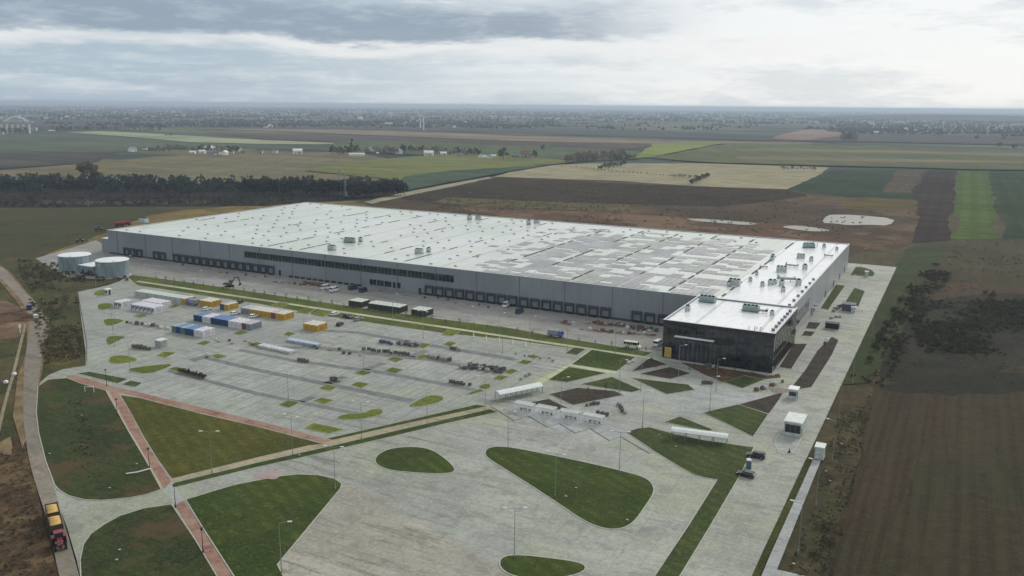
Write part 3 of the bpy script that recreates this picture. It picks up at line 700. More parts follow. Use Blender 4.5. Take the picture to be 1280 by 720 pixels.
rnd = random.Random(5); BAYS = {}
zt = H0-0.24
def keep(u, v):
    lo = 236+ (8-abs(v-40)*0.0) - max(0, (45-v))*-0.25
    if u < lo - 22 or (u < lo + rnd.uniform(-4, 8) and rnd.random() > 0.22): return False
    if u > 360+rnd.uniform(-2, 2) or v > 158: return False
    if 345 < u and v > 134: return False
    for vv in (46.0, 92.0, 140.0):
        if abs(v-vv) < 2.6 and u > 298+vv*0.2: return False
    return mnoise.noise(Vector((u*0.09, v*0.11, 4.0))) + rnd.uniform(-0.25, 0.25) > -0.13+ (0.25 if v > 140 else 0)
bu, bv = 5.5, 3.9
cells = {(i, j) for i in range(28) for j in range(40) if keep(210+(i+0.5)*bu, 2.6+(j+0.5)*bv)}
while cells:                                    # every connected patch of strips is one laid sheet
    todo = [cells.pop()]; patch = []
    while todo:
        i, j = todo.pop(); patch.append((i, j))
        for q in ((i, j+1), (i, j-1), (i+1, j) if i % 4 != 3 else None, (i-1, j) if i % 4 != 0 else None):
            if q in cells: cells.discard(q); todo.append(q)
    rs = MB()
    for i, j in patch:
        u0, v0 = 210+i*bu, 2.6+j*bv
        rs.box(u0+(0.06 if i % 4 == 0 else 0), u0+bu-(0.96 if i % 4 == 3 else 0), v0, v0+bv, zt, zt+0.10)
    rs.build('roofing_sheet', M['strips'], wh)
JM = plain('dark_joint_cover', L(66, 68, 72), 0.7)
for i in range(17):
    u = 10.6+i*22.0
    if u > 380: break
    for j in range(12):
        if rnd.random() < (0.75 if u > 235 else 0.28):
            a = 6+j*13.4; jb = MB(); w_ = 0.45 if u > 235 else 0.22; jb.box(u-w_, u+w_, a, a+rnd.uniform(5, 13), zt, zt+0.16); jb.build('roof_joint', JM, wh)
# roof vents (small dark smoke vents in a regular grid)
vm = MB(); vm.box(-0.75, 0.75, -0.4, 0.4, 0, 0.3); vm.frustum((-0.75,0.75,-0.4,0.4),(-0.5,0.5,-0.2,0.2),0.3,0.5)
vents = []
for i in range(36):
    for j in range(13):
        u = 8+i*10.8+rnd.uniform(-2.0, 2.0); v = 7+j*13.2+rnd.uniform(-1.8, 1.8)
        if u > UL-8 or v > VB-4 or rnd.random() < 0.42 or (u > 238 and v < 150) or u > 352: continue
        vents.append((u, v))
vents.sort(key=lambda q: (Vector((q[0], q[1], H0))-CAM).length)
vmat = plain('vent_grey', L(166, 168, 163), 0.6)
proto = vm.build('roof_vent', vmat, wh, (vents[0][0], vents[0][1], H0-0.25))
for u, v in vents[1:96]:
    c = proto.copy(); COL.objects.link(c); c.parent = wh; c.location = (u, v, H0-0.25); c.rotation_euler.z = 0
rest = MB()
for u, v in vents[96:]:
    rest.box(u-0.75, u+0.75, v-0.4, v+0.4, H0-0.25, H0+0.2)
tag(rest.build('roof_vents', vmat, wh), kind='stuff')

# downpipes
dpm = MB(); dpm.box(-0.09,0.09,-0.2,-0.012,0.9,H0-0.1); dpm.box(-0.2,0.2,-0.26,-0.012,H0-0.7,H0-0.2)
dp0 = None
for i in range(17):
    u = 10.6+i*22.0-0.6 if i else 8.0
    if u > 350: break
    dp0 = dpm.build('downpipe', STEEL, wh, (u,0,0)) if dp0 is None else dp0.copy()
    if i: COL.objects.link(dp0); dp0.parent = wh; dp0.location = (u,0,0)
# dock doors
DK = [16,20.8,26.8,40.9,46.1] + [57.1+i*5.42 for i in range(14)] + [226.4+i*5.55 for i in range(17)] + [329.1,334.7,340.5]
df = MB()
df.box(-2.15,-1.75,-1.1,-0.02,0.9,4.6); df.box(1.75,2.15,-1.1,-0.02,0.9,4.6); df.box(-2.15,2.15,-1.15,-0.03,4.2,4.85); df.box(-2.15,2.15,-0.5,-0.04,3.45,4.2)
dd = MB(); dd.box(-1.72,1.72,-0.10,-0.015,1.05,3.44)
for z in (1.65,2.25,2.85): dd.box(-1.72,1.72,-0.125,-0.10,z,z+0.04)
dl = MB(); dl.box(-1.6,1.6,-0.75,-0.36,0.05,0.98); dl.box(-1.5,-1.15,-0.95,-0.75,0.45,1.0); dl.box(1.15,1.5,-0.95,-0.75,0.45,1.0)
first = None
for i, u in enumerate(DK):
    if first is None:
        a = dd.build('dock_door', M['dock_door'], wh, (u,0,0)); b = df.build('dock_shelter', M['dock_dark'], a); c = dl.build('dock_leveller', BLACK, a)
        first = (a, b, c)
    else:
        a = first[0].copy(); COL.objects.link(a); a.parent = wh; a.location = (u,0,0)
        for s in first[1:]:
            c = s.copy(); COL.objects.link(c); c.parent = a
# bare leveller pits in the middle, windows and doors
pit = MB(); pit.box(-1.1,1.1,-0.7,-0.02,0.05,0.9); pp = None
for i in range(12):
    u = 141+i*4.0
    if pp is None: pp = pit.build('leveller_pit', BLACK, wh, (u,0,0))
    else:
        c = pp.copy(); COL.objects.link(c); c.parent = wh; c.location = (u,0,0)
def window(u0, u1, z0, z1, par, nx=1):
    g = MB(); g.box(u0,u1,-0.07,-0.012,z0,z1); o = g.build('window', GLASS, par)
    f = MB(); t = 0.12
    f.box(u0-t,u1+t,-0.14,-0.016,z1,z1+t); f.box(u0-t,u1+t,-0.14,-0.016,z0-t,z0); f.box(u0-t,u0,-0.14,-0.016,z0,z1); f.box(u1,u1+t,-0.14,-0.016,z0,z1)
    for i in range(1, nx):
        x = u0+(u1-u0)*i/nx; f.box(x-0.05,x+0.05,-0.12,-0.072,z0,z1)
    f.build('window_frame', STEEL, o); return o
n = 15
for i in range(n):
    a = 109+i*(240-109)/n; window(a+0.18, a+131/n-0.18, 7.6, 10.8, wh, 4)
for i, u in enumerate((191.5,196.0,200.5)): window(u, u+3.9, 1.6, 4.2, wh, 2)
window(205.4,206.8,1.4,4.2,wh); window(207.6,209.8,1.6,4.2,wh)
for u in (133.4, 220.9):
    d = MB(); d.box(u-0.7,u+0.7,-0.12,-0.012,0.1,2.9); d.build('entrance_door', BLACK, wh)
# right-hand wall: strip of windows and doors
for a, b in ((8,40),):
    g = MB(); g.box(UL+0.012,UL+0.08,a,b,4.0,9.5); o = g.build('window', GLASS, wh)
    f = MB()
    for q in range(9): f.box(UL+0.082,UL+0.13,a+q*4-0.06,a+q*4+0.06,4.0,9.5)
    f.box(UL+0.082,UL+0.14,a,b,6.7,6.8); f.build('window_frame', STEEL, o)
for v in (50, 57, 90, 118, 140, 160):
    d = MB(); d.box(UL+0.012,UL+0.12,v-1.3,v+1.3,0.1,3.2); d.build('entrance_door', BLACK, wh)
cn = MB()
for v in (50,57,118): cn.box(UL+0.13,UL+1.9,v-1.7,v+1.7,3.3,3.5)
for q, v in enumerate((50,57,118)):
    c = MB(); c.box(UL+0.13,UL+1.9,v-1.7,v+1.7,3.3,3.5); c.build('door_canopy', STEEL, wh)

# ------------------------------------------------------------------ office block
OX0, OX1, OY0, OY1, OH = 354.2, 392.8, -43.3, -0.25, 13.6
of = thing('office_building', 'three storey office block clad in dark glass joined to the right end of the warehouse', 'office block', (OX0, OY0, 0))
W_, D_ = OX1-OX0, OY1-OY0
def glassy(name, ax, tint):
    k = NT(name)
    br = k.n('ShaderNodeTexBrick'); br.offset = 0.0
    if ax == 'X':
        k.l(k.coord((1,1,1),(math.radians(-90),0,0)), br.inputs['Vector'])
    else:
        k.l(k.coord((1,1,1),(math.radians(-90),0,math.radians(90))), br.inputs['Vector'])
    br.inputs['Scale'].default_value = 1.0; br.inputs['Brick Width'].default_value = 1.5; br.inputs['Row Height'].default_value = 2.27
    br.inputs['Mortar Size'].default_value = 0.05; br.inputs['Bias'].default_value = -0.2
    br.inputs['Color1'].default_value = (*tint, 1); br.inputs['Color2'].default_value = (*[x*3.6 for x in tint], 1); br.inputs['Mortar'].default_value = (*[x*0.4 for x in tint], 1)  # lighter panes at random: reflections put into their colour
    col = k.mix(k.mul(k.noise(0.12, 5, 0.6), 0.5), br.outputs['Color'], tuple(x*0.45 for x in tint))
    k.bump(k.noise(0.35, 3), 0.04, 0.05)
    col = k.mix(k.mul(k.noise(0.09, 6, 0.65, lo=0.5, hi=0.6), 0.6), col, (0.035,0.045,0.034))  # greenish patches: the reflected lawn put into the glass colour
    return k.out(col, 0.05, 0.0, 0.8)
gl_ = glassy('violet_curtain_glass', 'X', (0.034, 0.035, 0.050)); gf = glassy('dark_curtain_glass', 'X', (0.012, 0.014, 0.019)); gs = glassy('green_curtain_glass', 'Y', (0.014, 0.020, 0.020))
b = MB(); b.box(0, W_-0.25, 0, 0.3, 0.25, OH-0.9); fg = b.build('glass_front', gf, of)
b = MB()
for i in range(1, 13): b.box(i*W_/13-0.05, i*W_/13+0.05, -0.10, -0.003, 0.25, OH-0.9)
for z in (4.6, 9.1): b.box(0, W_-0.25, -0.08, -0.003, z, z+0.22)
b.build('mullions', BLACK, fg)
b = MB(); b.box(W_-0.3, W_, 0.0, D_, 0.25, OH-0.9); sg = b.build('glass_side', gs, of)
b = MB()
for i in range(1, 14): b.box(W_+0.003, W_+0.10, i*D_/14-0.05, i*D_/14+0.05, 0.25, OH-0.9)
for z in (4.6, 9.1): b.box(W_+0.003, W_+0.08, 0, D_, z, z+0.22)
b.build('mullions', BLACK, sg)
b = MB(); b.box(0, 0.3, 0.3, D_, 0.25, OH-0.9); b.build('side_wall', gs, of)
b = MB(); b.box(-0.1, W_+0.1, -0.1, 0.45, OH-0.9, OH+0.35); b.box(W_-0.45, W_+0.1, 0.45, D_-0.02, OH-0.9, OH+0.35); b.box(-0.1, 0.45, 0.45, D_-0.02, OH-0.9, OH+0.35)
b.build('parapet', plain('black_fascia', (0.03,0.032,0.036), 0.35, var=0.15), of)
b = MB(); b.box(-0.14, W_+0.14, -0.14, 0.5, OH+0.35, OH+0.45); b.box(W_-0.5, W_+0.14, 0.5, D_-0.02, OH+0.35, OH+0.45); b.box(-0.14, 0.5, 0.5, D_-0.02, OH+0.35, OH+0.45)
b.build('roof_edge', M['parapet'], of)
b = MB(); b.box(0.45, W_-0.45, 0.45, D_-0.02, OH-0.5, OH-0.05); b.build('roof', M['roof_glare'], of)
b = MB(); b.box(0.1, W_-0.1, 0.1, D_-0.1, 0.0, 0.25); b.build('plinth', M['dock_dark'], of)
b = MB(); b.box(4.6, 18.6, -1.7, -0.1, 8.6, 8.85); b.build('entrance_canopy', WHITE, of)
b = MB(); b.box(6.2, 19.0, -0.05, -0.004, 0.3, 7.4); eg = b.build('entrance_glazing', gl_, of)
b = MB()
for i in range(9): b.box(6.2+i*1.6-0.05, 6.2+i*1.6+0.05, -0.16, -0.052, 0.3, 7.4)
b.build('mullions', STEEL, eg)
b = MB(); b.box(0.9, 3.4, -0.16, -0.04, 0.3, 4.1); b.build('boarded_opening', plain('ochre_board', L(176,150,84), 0.8), of)
b = MB(); b.box(0.3, W_+1.2, -2.4, -1.9, 0.0, 0.42); b.build('plinth_ledge', M['kerb'], of)

# rooftop letters
def letter(txt, parent, x):
    cu = bpy.data.curves.new('letter', 'FONT'); cu.body = txt; cu.size = 2.7; cu.extrude = 0.16
    to = bpy.data.objects.new('letter_tmp', cu); COL.objects.link(to)
    dg = bpy.context.evaluated_depsgraph_get(); me = bpy.data.meshes.new_from_object(to.evaluated_get(dg))
    bpy.data.objects.remove(to)
    o = bpy.data.objects.new('letter', me); COL.objects.link(o); me.materials.clear(); me.materials.append(WHITE)
    o.rotation_euler = (math.pi/2, 0, 0); o.location = (x, 0, 0); o.parent = parent
sx = at(936, 412, OH)
sg_ = thing('rooftop_sign', 'three white capital letters standing on the front edge of the office roof', 'sign', (sx.x, OY0+1.0, OH-0.05))
for i, ch in enumerate('LPP'): letter(ch, sg_, i*1.9)
b = MB(); b.box(-0.1, 5.6, 0.15, 0.3, 0.0, 0.14); b.build('rail', STEEL, sg_)

# rooftop plant
def fanunit(name, label, group, w_, d_, h_, n):
    t = thing(name, label, 'roof unit', (0,0,0), 0, group)
    b = MB(); b.box(-w_/2,w_/2,-d_/2,d_/2,0.35,h_)
    for i in range(int(w_/0.5)): b.box(-w_/2+i*0.5+0.1,-w_/2+i*0.5+0.2,-d_/2-0.03,-d_/2,0.6,h_-0.2)
    b.build('housing', plain(name+'_housing', L(176,186,184), 0.45, 0.2), t)
    for i in range(n):
        q = MB(); x = -w_/2+(i+0.5)*w_/n; q.tube((x,0,h_),(x,0,h_+0.35),0.42*min(d_,w_/n),n=14); q.build('fan', DARK, t)
    for sx_ in (-1, 1):
        q = MB(); q.box(sx_*(w_/2-0.3)-0.1, sx_*(w_/2-0.3)+0.1, -d_/2, d_/2, 0, 0.36); q.build('skid', STEEL, t)
    return t
fu = Kind(fanunit('air_handling_unit', 'x', 'air handling units on the roof', 4.2, 2.2, 2.4, 3))
fs = Kind(fanunit('roof_fan', 'x', 'small fans on the roof', 1.7, 1.4, 1.8, 1))
def duct():
    t = thing('duct_assembly', 'x', 'duct', (0,0,0), 0, 'ducts on the roof')
    b = MB()
    b.box(-4,3.4,-0.5,0.5,0.8,1.7); b.box(2.4,3.4,-0.5,3.0,0.8,1.7); b.build('duct', GALV, t)
    for x in (-3.5,-1.2,1.2): 
        q = MB(); q.box(x-0.08,x+0.08,-0.55,0.55,0,0.79); q.build('support', STEEL, t)
    q = MB(); q.tube((-3.4,0,1.7),(-3.4,0,2.6),0.4,n=10); q.tube((-3.4,0,2.6),(-3.4,0,2.8),0.6,0.2,n=10); q.build('cowl', GALV, t)
    return t
du = Kind(duct())
def pipes():
    t = thing('chiller', 'x', 'chiller', (0,0,0), 0, 'chillers on the roof')
    b = MB(); b.box(-3,3,-1.2,1.2,0.4,2.3); b.build('housing', plain('chiller_green', L(140,164,160), 0.5, 0.1), t)
    for x in (-2.2,-0.7,0.8,2.2):
        q = MB(); q.tube((x,0,2.3),(x,0,2.75),0.62,n=12); q.build('fan', DARK, t)
    q = MB()
    for y in (-1.6,-1.9): q.tube((-3.6,y,0.7),(3.8,y,0.7),0.12); q.tube((3.8,y,0.7),(3.8,y,2.9),0.12)
    q.build('pipe', GALV, t)
    q = MB(); q.box(-3.2,3.2,-1.0,-0.8,0,0.41); q.box(-3.2,3.2,0.8,1.0,0,0.41); q.build('skid', STEEL, t)
    return t
ch = Kind(pipes())
ZR = H0-0.25; ZO = OH-0.05
rp = [(ch,(884,377.5),ZO,'chiller at the rear left corner of the office roof',1.0,0),(fs,(859.5,388.5),ZO,'small fan near the left edge of the office roof',1.1,0),
      (ch,(938,389),ZO,'chiller in the middle of the office roof',0.95,0.0),(fs,(965,394),ZO,'small fan right of the chiller on the office roof',0.9,0),(du,(950,391),ZO,'duct run beside the middle chiller on the office roof',0.8,0.1),
      (fu,(918,357),ZR,'pale unit at the right end of the grey roofing strips',1.15,0.0),(fs,(911,357.5),ZR,'dark fan left of the pale unit by the grey strips',1.0,0),
      (fs,(953,358),ZR,'slim fan left of the cluster in the white roof corner',1.0,0),(fs,(963,356),ZR,'left of the two fans before the sloping duct',1.2,0),(fs,(968,355),ZR,'right of the two fans before the sloping duct',1.0,0.4),
      (du,(984,352),ZR,'long duct in the middle of the white roof corner',1.1,0.25),(fs,(977,357),ZR,'fan at the left end of the long duct',1.2,0),(fs,(998,356.5),ZR,'dark fan right of the long duct',1.35,0),(fs,(979,364.5),ZR,'lone fan in front of the long duct',1.0,0),
      (fu,(977,340),ZR,'broad unit behind the long duct',1.1,0.1),(du,(990,334),ZR,'duct pointing right behind the broad unit',0.8,0.0),(fs,(1006,337),ZR,'tall fan on the right of the broad unit',1.3,0),
      (fs,(1014,326.5),ZR,'fan behind the tall fan on the right',1.1,0),(fu,(1001,323),ZR,'unit left of the rear fans near the right wall',0.9,0.0),(ch,(1011,309.5),ZR,'big round-topped chiller near the rear right corner',1.0,0.5),
      (fs,(1030,310),ZR,'fan right of the rear chiller',1.1,0),(fs,(1046,313),ZR,'fan closest to the rear right corner of the roof',0.9,0),(du,(1036,321),ZR,'short duct by the right wall at the rear',0.6,0.0),
      (fs,(966,323),ZR,'small fan at the rear edge of the white corner',1.1,0),(fs,(965,325.5),ZR,'small fan in front of the rear edge of the white corner',1.0,0),(du,(955,335),ZR,'duct left of the broad unit',0.5,0.3),
      (fs,(946,344),ZR,'small fan by the right end of the strips, alone',0.8,0),(fs,(938,352),ZR,'small fan behind the pale unit by the strips',0.9,0),
      (ch,(437,303),ZR,'longer plant group near the front edge of the left roof half',1.0,0.2),(fu,(415,312.5),ZR,'unit left of the longer plant group near the front edge',1.0,0.0),(fs,(451,302),ZR,'fan right of the longer plant group near the front edge',1.2,0),
      (fu,(524,317),ZR,'unit at the front edge left of the grey strips',1.0,0.1),(fs,(536,315),ZR,'fan beside the unit at the front edge left of the strips',1.2,0),
      (fs,(587,274.5),ZR,'dark fan by the rear edge above the middle of the roof',1.6,0),(fu,(598,274),ZR,'unit by the rear edge above the middle of the roof',0.9,0),(fs,(661,280.5),ZR,'dark fan by the rear edge left of the strips',1.5,0),(fu,(671,279),ZR,'unit by the rear edge left of the strips',0.9,0),
      (fu,(180,279),ZR,'white unit at the far left end of the roof',1.3,0.0)]
for kd, px, z, lab, s, r in rp:
    q = at(px[0], px[1], z); kd.put((q.x, q.y, z), r, lab, None, s)
# drain boxes along the right roof edge
bx = MB(); bx.box(-0.5,0.5,-0.5,0.5,0,0.7); bx.box(-0.6,0.6,-0.6,0.6,0.7,0.8)
b0 = None
for i in range(14):
    v = -38+i*5.2 if i < 7 else 2+(i-7)*9.5
    z = ZO if v < -1 else ZR; u = OX1-1.6 if v < -1 else UL-1.6
    if b0 is None: b0 = bx.build('roof_hatch', STEEL)
    else: b0 = b0.copy(); COL.objects.link(b0)
    b0.location = (u, v, z); tag(b0, 'small grey hatch in the row along the right edge of the roof', 'hatch', 'grey hatches along the right roof edge')

# ------------------------------------------------------------------ water tanks
def tank():
    t = thing('water_tank', 'x', 'tank', (0,0,0), 0, 'round steel water tanks')
    k = NT('tank_steel')
    col = k.mix(k.noise(0.3, 5, 0.6, (1,1,0.15)), L(150,168,172), L(118,134,140))
    col = k.mix(k.mul(k.wave(1.2, 0, 0.90, 1.0, 0.0, 'Z'), 0.5), col, L(90,104,110))
    m = k.out(col, 0.38, 0.4, 0.4)
    b = MB(); b.tube((0,0,0),(0,0,8.3),8.0,n=56); b.build('shell', m, t, smooth=False)
    b = MB(); b.tube((0,0,8.3),(0,0,8.55),8.15,7.9,n=56); b.tube((0,0,8.55),(0,0,9.1),7.9,0.6,n=56); b.build('lid', WHITE, t)
    b = MB(); b.tube((0,0,0),(0,0,0.35),8.9,n=56); b.build('base_ring', M['kerb'], t)
    b = MB()
    for s in (-0.3,0.3): b.tube((5.2+s*0.8,-6.2+s*0.6,0.3),(5.2+s*0.8,-6.2+s*0.6,9.2),0.05,n=5)
    for i in range(22): b.tube((4.96,-6.38,0.6+i*0.4),(5.44,-6.02,0.6+i*0.4),0.03,n=4)
    b.build('ladder', STEEL, t)
    return t
tk = Kind(tank())
tk.put((29.5,-42.8,0),0,'left and farther one of two round grey steel water tanks beside the loading yard')
tk.put((59.4,-42.8,0),0.3,'right and nearer one of two round grey steel water tanks beside the loading yard')
t = thing('pump_house', 'low pump house with a flat white roof between the two water tanks', 'pump house', (44.5,-43,0))
b = MB(); b.box(-5.6,5.6,-4.5,5.0,0,4.3); b.build('wall', plain('pump_wall', L(118,128,138), 0.6), t)
b = MB(); b.box(-5.9,5.9,-4.8,5.3,4.3,4.6); b.build('roof', WHITE, t)
for x in (-3,1.5):
    b = MB(); b.box(x,x+1.4,-4.58,-4.51,0.1,2.5); b.build('door', BLACK, t)
b = MB(); b.box(3.6,4.8,-4.58,-4.51,1.2,2.2); b.build('window', GLASS, t)

# ------------------------------------------------------------------ containers and cabins
def corr(name, c): 
    return plain(name, c, 0.5, 0.1, var=0.28, scale=0.7)
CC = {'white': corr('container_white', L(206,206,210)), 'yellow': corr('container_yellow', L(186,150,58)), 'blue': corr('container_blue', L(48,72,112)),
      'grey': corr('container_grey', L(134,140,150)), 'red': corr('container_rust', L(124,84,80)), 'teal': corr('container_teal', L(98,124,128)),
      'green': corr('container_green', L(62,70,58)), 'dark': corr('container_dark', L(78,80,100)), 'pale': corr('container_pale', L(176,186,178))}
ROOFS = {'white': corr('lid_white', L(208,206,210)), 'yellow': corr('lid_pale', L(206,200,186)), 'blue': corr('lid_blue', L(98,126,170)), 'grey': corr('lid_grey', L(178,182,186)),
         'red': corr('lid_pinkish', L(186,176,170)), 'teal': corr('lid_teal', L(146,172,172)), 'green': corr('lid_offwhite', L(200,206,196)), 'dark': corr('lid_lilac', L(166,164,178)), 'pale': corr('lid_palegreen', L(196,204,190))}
CL, CW, CH = 6.06, 2.38, 2.6
def container(colour, cabin=False):
    """stands with its short door end towards -y; origin at the base centre of that end"""
    t = thing('cabin' if cabin else 'container', 'x', 'site cabin' if cabin else 'container')
    w = CW/2; b = MB()
    b.box(-w+0.05, w-0.05, 0.06, CL-0.05, 0.12, CH-0.08)
    n = 18
    for i in range(n):
        y = 0.25+i*(CL-0.5)/n
        for s in (-1, 1): b.box(s*(w-0.02)-0.03, s*(w-0.02)+0.03, y, y+0.17, 0.15, CH-0.12)
    b.build('walls', CC[colour], t)
    f = MB()
    for s in (-1, 1):
        for y in (0.0, CL-0.14): f.box(s*(w-0.07)-0.07, s*(w-0.07)+0.07, y, y+0.14, 0, CH)
        f.box(s*(w-0.05)-0.05, s*(w-0.05)+0.05, 0.14, CL-0.14, 0.0, 0.15)
    for z0 in (0.0, CH-0.16):
        f.box(-w+0.14, w-0.14, 0.0, 0.08, z0, z0+0.16); f.box(-w+0.14, w-0.14, CL-0.08, CL, z0, z0+0.16)
    f.build('frame', CC[colour], t)
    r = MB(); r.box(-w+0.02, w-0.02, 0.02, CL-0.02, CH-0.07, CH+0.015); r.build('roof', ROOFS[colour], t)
    if cabin:
        d = MB(); d.box(-0.95,-0.1,-0.03,0.055,0.15,2.2); d.build('door', CC['grey'], t)
        d = MB(); d.box(0.2,0.95,-0.03,0.055,1.0,2.1); d.build('window', GLASS, t)
    else:
        for s in (-1, 1):
            d = MB(); d.box(s*0.53-0.48, s*0.53+0.48, -0.01, 0.055, 0.17, CH-0.17)
            for q in (-0.2, 0.2): d.tube((s*0.53+q,-0.05,0.2),(s*0.53+q,-0.05,CH-0.2),0.03,n=5)
            d.build('door', CC[colour], t)
    return t
KC = {}
def put_container(col, cabin, x, y, rz, label, group, s=None):
    if (col, cabin) not in KC: KC[(col, cabin)] = Kind(container(col, cabin))
    KC[(col, cabin)].put((x, y, 0), rz, label, group, s)
CN = {'white':'white','yellow':'yellow','blue':'blue','grey':'grey','red':'rust red','teal':'teal','green':'dark green','dark':'violet grey','pale':'pale green'}
def row(x0, y0, cols, where, group, cabin=False, step=2.44, s=None):
    cnt = {}
    for i, c in enumerate(cols):
        cnt[c] = cnt.get(c, 0)+1
        tot = cols.count(c)
        o = '' if tot == 1 else ORD[cnt[c]-1]+' from the left of '+str(tot)+' '
        word = 'cabin' if cabin else 'container'
        lab = ('only ' if tot == 1 else ORD[cnt[c]-1]+' ')+CN[c]+' '+word+(' ' if tot == 1 else ' from the left ')+where
        put_container(c, cabin, x0+1.22+i*step, y0, 0, lab, group, s)
row(130.6,-88.7,['white']*6,'in the front white cabin row','white cabins of the front row',True)
row(128.4,-81.6,['white']*5,'in the rear white cabin row','white cabins of the rear row',True)
row(120.0,-89.0,['white']*2,'in the pair left of the white cabin rows','pair of white cabins',True)
for j in range(2):
    for i in range(5):
        c = 'pale'
        put_container(c, True, 109.8+i*6.1, -70.2+1.25+j*2.5+0.0, -math.pi/2 if False else math.pi/2*3, '%s cabin, %s from the left, %s line of the long block' % (CN[c], ORD[i], ('front','back')[j]), 'cabins of the long grey-green block')
row(140.4,-70.2,['yellow'],'at the right end of the long cabin block','yellow containers by the green strip')
row(149.9,-68.6,['yellow']*3,'in the block of three behind the blue row','yellow containers in the block of three')
row(163.2,-69.2,['dark','yellow'],'in the small pair near the green strip','containers in the small pair')
row(168.9,-88.8,['blue','blue','white','white','blue','blue','blue','blue','white','white','white','red','grey'],'in the long mixed row','containers of the long mixed row')
row(175.4,-105.5,['teal','blue','teal','blue','blue','white','white'],'in the frontmost short row','containers of the frontmost row')
row(176.3,-70.0,['grey','grey','yellow','yellow','yellow','yellow','yellow','red','yellow','yellow'],'in the yellow row by the green strip','containers of the yellow row')
row(217.3,-77.4,['yellow']*3,'in the lone yellow block right of the yellow row','yellow containers of the lone block')
row(207.2,-36.2,['green']*3,'in the left group on the yard edge','dark green containers of the left group')
row(217.8,-36.2,['green']*7,'in the long middle group on the yard edge','dark green containers of the middle group')
row(240.6,-35.9,['green']*3,'in the right group on the yard edge','dark green containers of the right group')

# ------------------------------------------------------------------ vehicles
def vehicle(name, cat, paint, Ln, W, H, belt, hood, bonnet_z, rear, roof_in=0.14, wheel=0.32, clad=False, group=None, van=False):
    """x is forward; hood = length of bonnet, rear = rake at the back"""
    t = thing(name, 'x', cat, (0,0,0), 0, group)
    h = Ln/2; g0 = 0.22; w = W/2
    prof = [(-h+0.05,g0+0.15),(-h,0.55),(-h+0.03,belt-0.08),(-h+0.10,belt),(h-hood,belt),(h-hood+0.15,bonnet_z+0.02),(h-0.25,bonnet_z-0.12),(h-0.02,0.62),(h-0.03,g0+0.12),(h-0.25,g0),(-h+0.3,g0)]
    b = MB(); b.side(prof, -w, w); body = b.build('body', paint, t, bevel=0.04)
    x0, x1 = -h+0.12, h-hood; X0, X1 = -h+0.12+rear, h-hood-(0.75 if not van else 0.45)
    g = MB(); g.frustum((x0+0.02,x1-0.02,-w+0.05,w-0.05),(X0,X1,-w+roof_in,w-roof_in), belt-0.02, H-0.06); g.build('window', GLASS, t)
    r = MB(); r.box(X0-0.05,X1+0.05,-w+roof_in-0.02,w-roof_in+0.02,H-0.09,H)
    r.build('roof', paint, t, bevel=0.03)
    pl = MB()
    posts = (0.0, 0.36, 0.70, 1.0) if not van else (0.0, 0.12, 0.24, 0.36, 0.48, 0.62, 1.0)
    for a in posts:
        for s in (-1, 1):
            bx0 = x0+(x1-x0)*a; bx1 = X0+(X1-X0)*a
            pl.frustum((bx0-0.06,bx0+0.06,s*(w-0.05)-0.03,s*(w-0.05)+0.03),(bx1-0.05,bx1+0.05,s*(w-roof_in)-0.03,s*(w-roof_in)+0.03),belt-0.02,H-0.07)
    if van:
        for s in (-1, 1): pl.box(x0, x1, s*(w-0.04)-0.025, s*(w-0.04)+0.025, belt-0.05, belt+0.03)
    pl.build('pillars', paint, t)
    for x in (-h+0.19*Ln, h-0.19*Ln):
        for s in (-1, 1):
            q = MB(); q.tube((x,s*(w-0.22),wheel),(x,s*(w+0.015),wheel),wheel,n=16); wo_ = q.build('wheel', DARK, t)
            q = MB(); q.tube((x,s*(w+0.016),wheel),(x,s*(w+0.03),wheel),wheel*0.62,n=12); q.build('rim', RIM, wo_)
    for s in (-1, 1):
        q = MB(); q.box(h-0.16,h+0.01,s*(w-0.28)-0.17,s*(w-0.28)+0.17,0.62,0.78); q.build('headlight', LAMPGL, t)
        q = MB(); q.box(-h-0.015,-h+0.06,s*(w-0.16)-0.10,s*(w-0.16)+0.10,0.75,1.0); q.build('tail_light', REDGL, t)
        q = MB(); q.box(x1-0.35,x1-0.2,s*(w+0.09)-0.09,s*(w+0.09)+0.09,belt-0.02,belt+0.14); q.build('mirror', paint, t)
    return t
PW = plain('car_paint_white', L(216,218,218), 0.3, 0.0, 0.6, var=0.06); PB = plain('car_paint_black', (0.02,0.022,0.025), 0.25, 0.0, 0.6, var=0.2)
PG = plain('car_paint_grey', L(140,146,150), 0.3, 0.3, 0.6, var=0.1); PN = plain('car_paint_navy', L(44,58,84), 0.3, 0.1, 0.6, var=0.1); PC = plain('van_paint_cream', L(204,206,186), 0.4, 0, 0.5, var=0.08)
PBL = plain('cab_blue', L(72,96,160), 0.35, 0, 0.5, var=0.1)
k_suv = Kind(vehicle('parked_car','car',PB,4.6,1.86,1.66,1.02,1.25,1.0,0.35,0.18,0.36))
k_hat = Kind(vehicle('parked_car','car',PB,4.25,1.78,1.47,0.94,1.05,0.92,0.45,0.20,0.32))
k_whi = Kind(vehicle('parked_car','car',PW,4.4,1.80,1.50,0.96,1.1,0.94,0.4,0.2,0.32))
k_gry = Kind(vehicle('parked_car','car',PG,4.5,1.80,1.50,0.96,1.1,0.94,0.35,0.2,0.32))
k_van = Kind(vehicle('delivery_van','van',PW,5.6,2.0,2.3,1.35,0.95,1.15,0.08,0.12,0.36,van=True))
k_nvy = Kind(vehicle('delivery_van','van',PN,5.2,2.0,2.2,1.3,0.95,1.1,0.08,0.12,0.36,van=True))
k_bus = Kind(vehicle('minibus','minibus',PC,6.6,2.05,2.5,1.35,0.9,1.2,0.06,0.12,0.38,van=True))
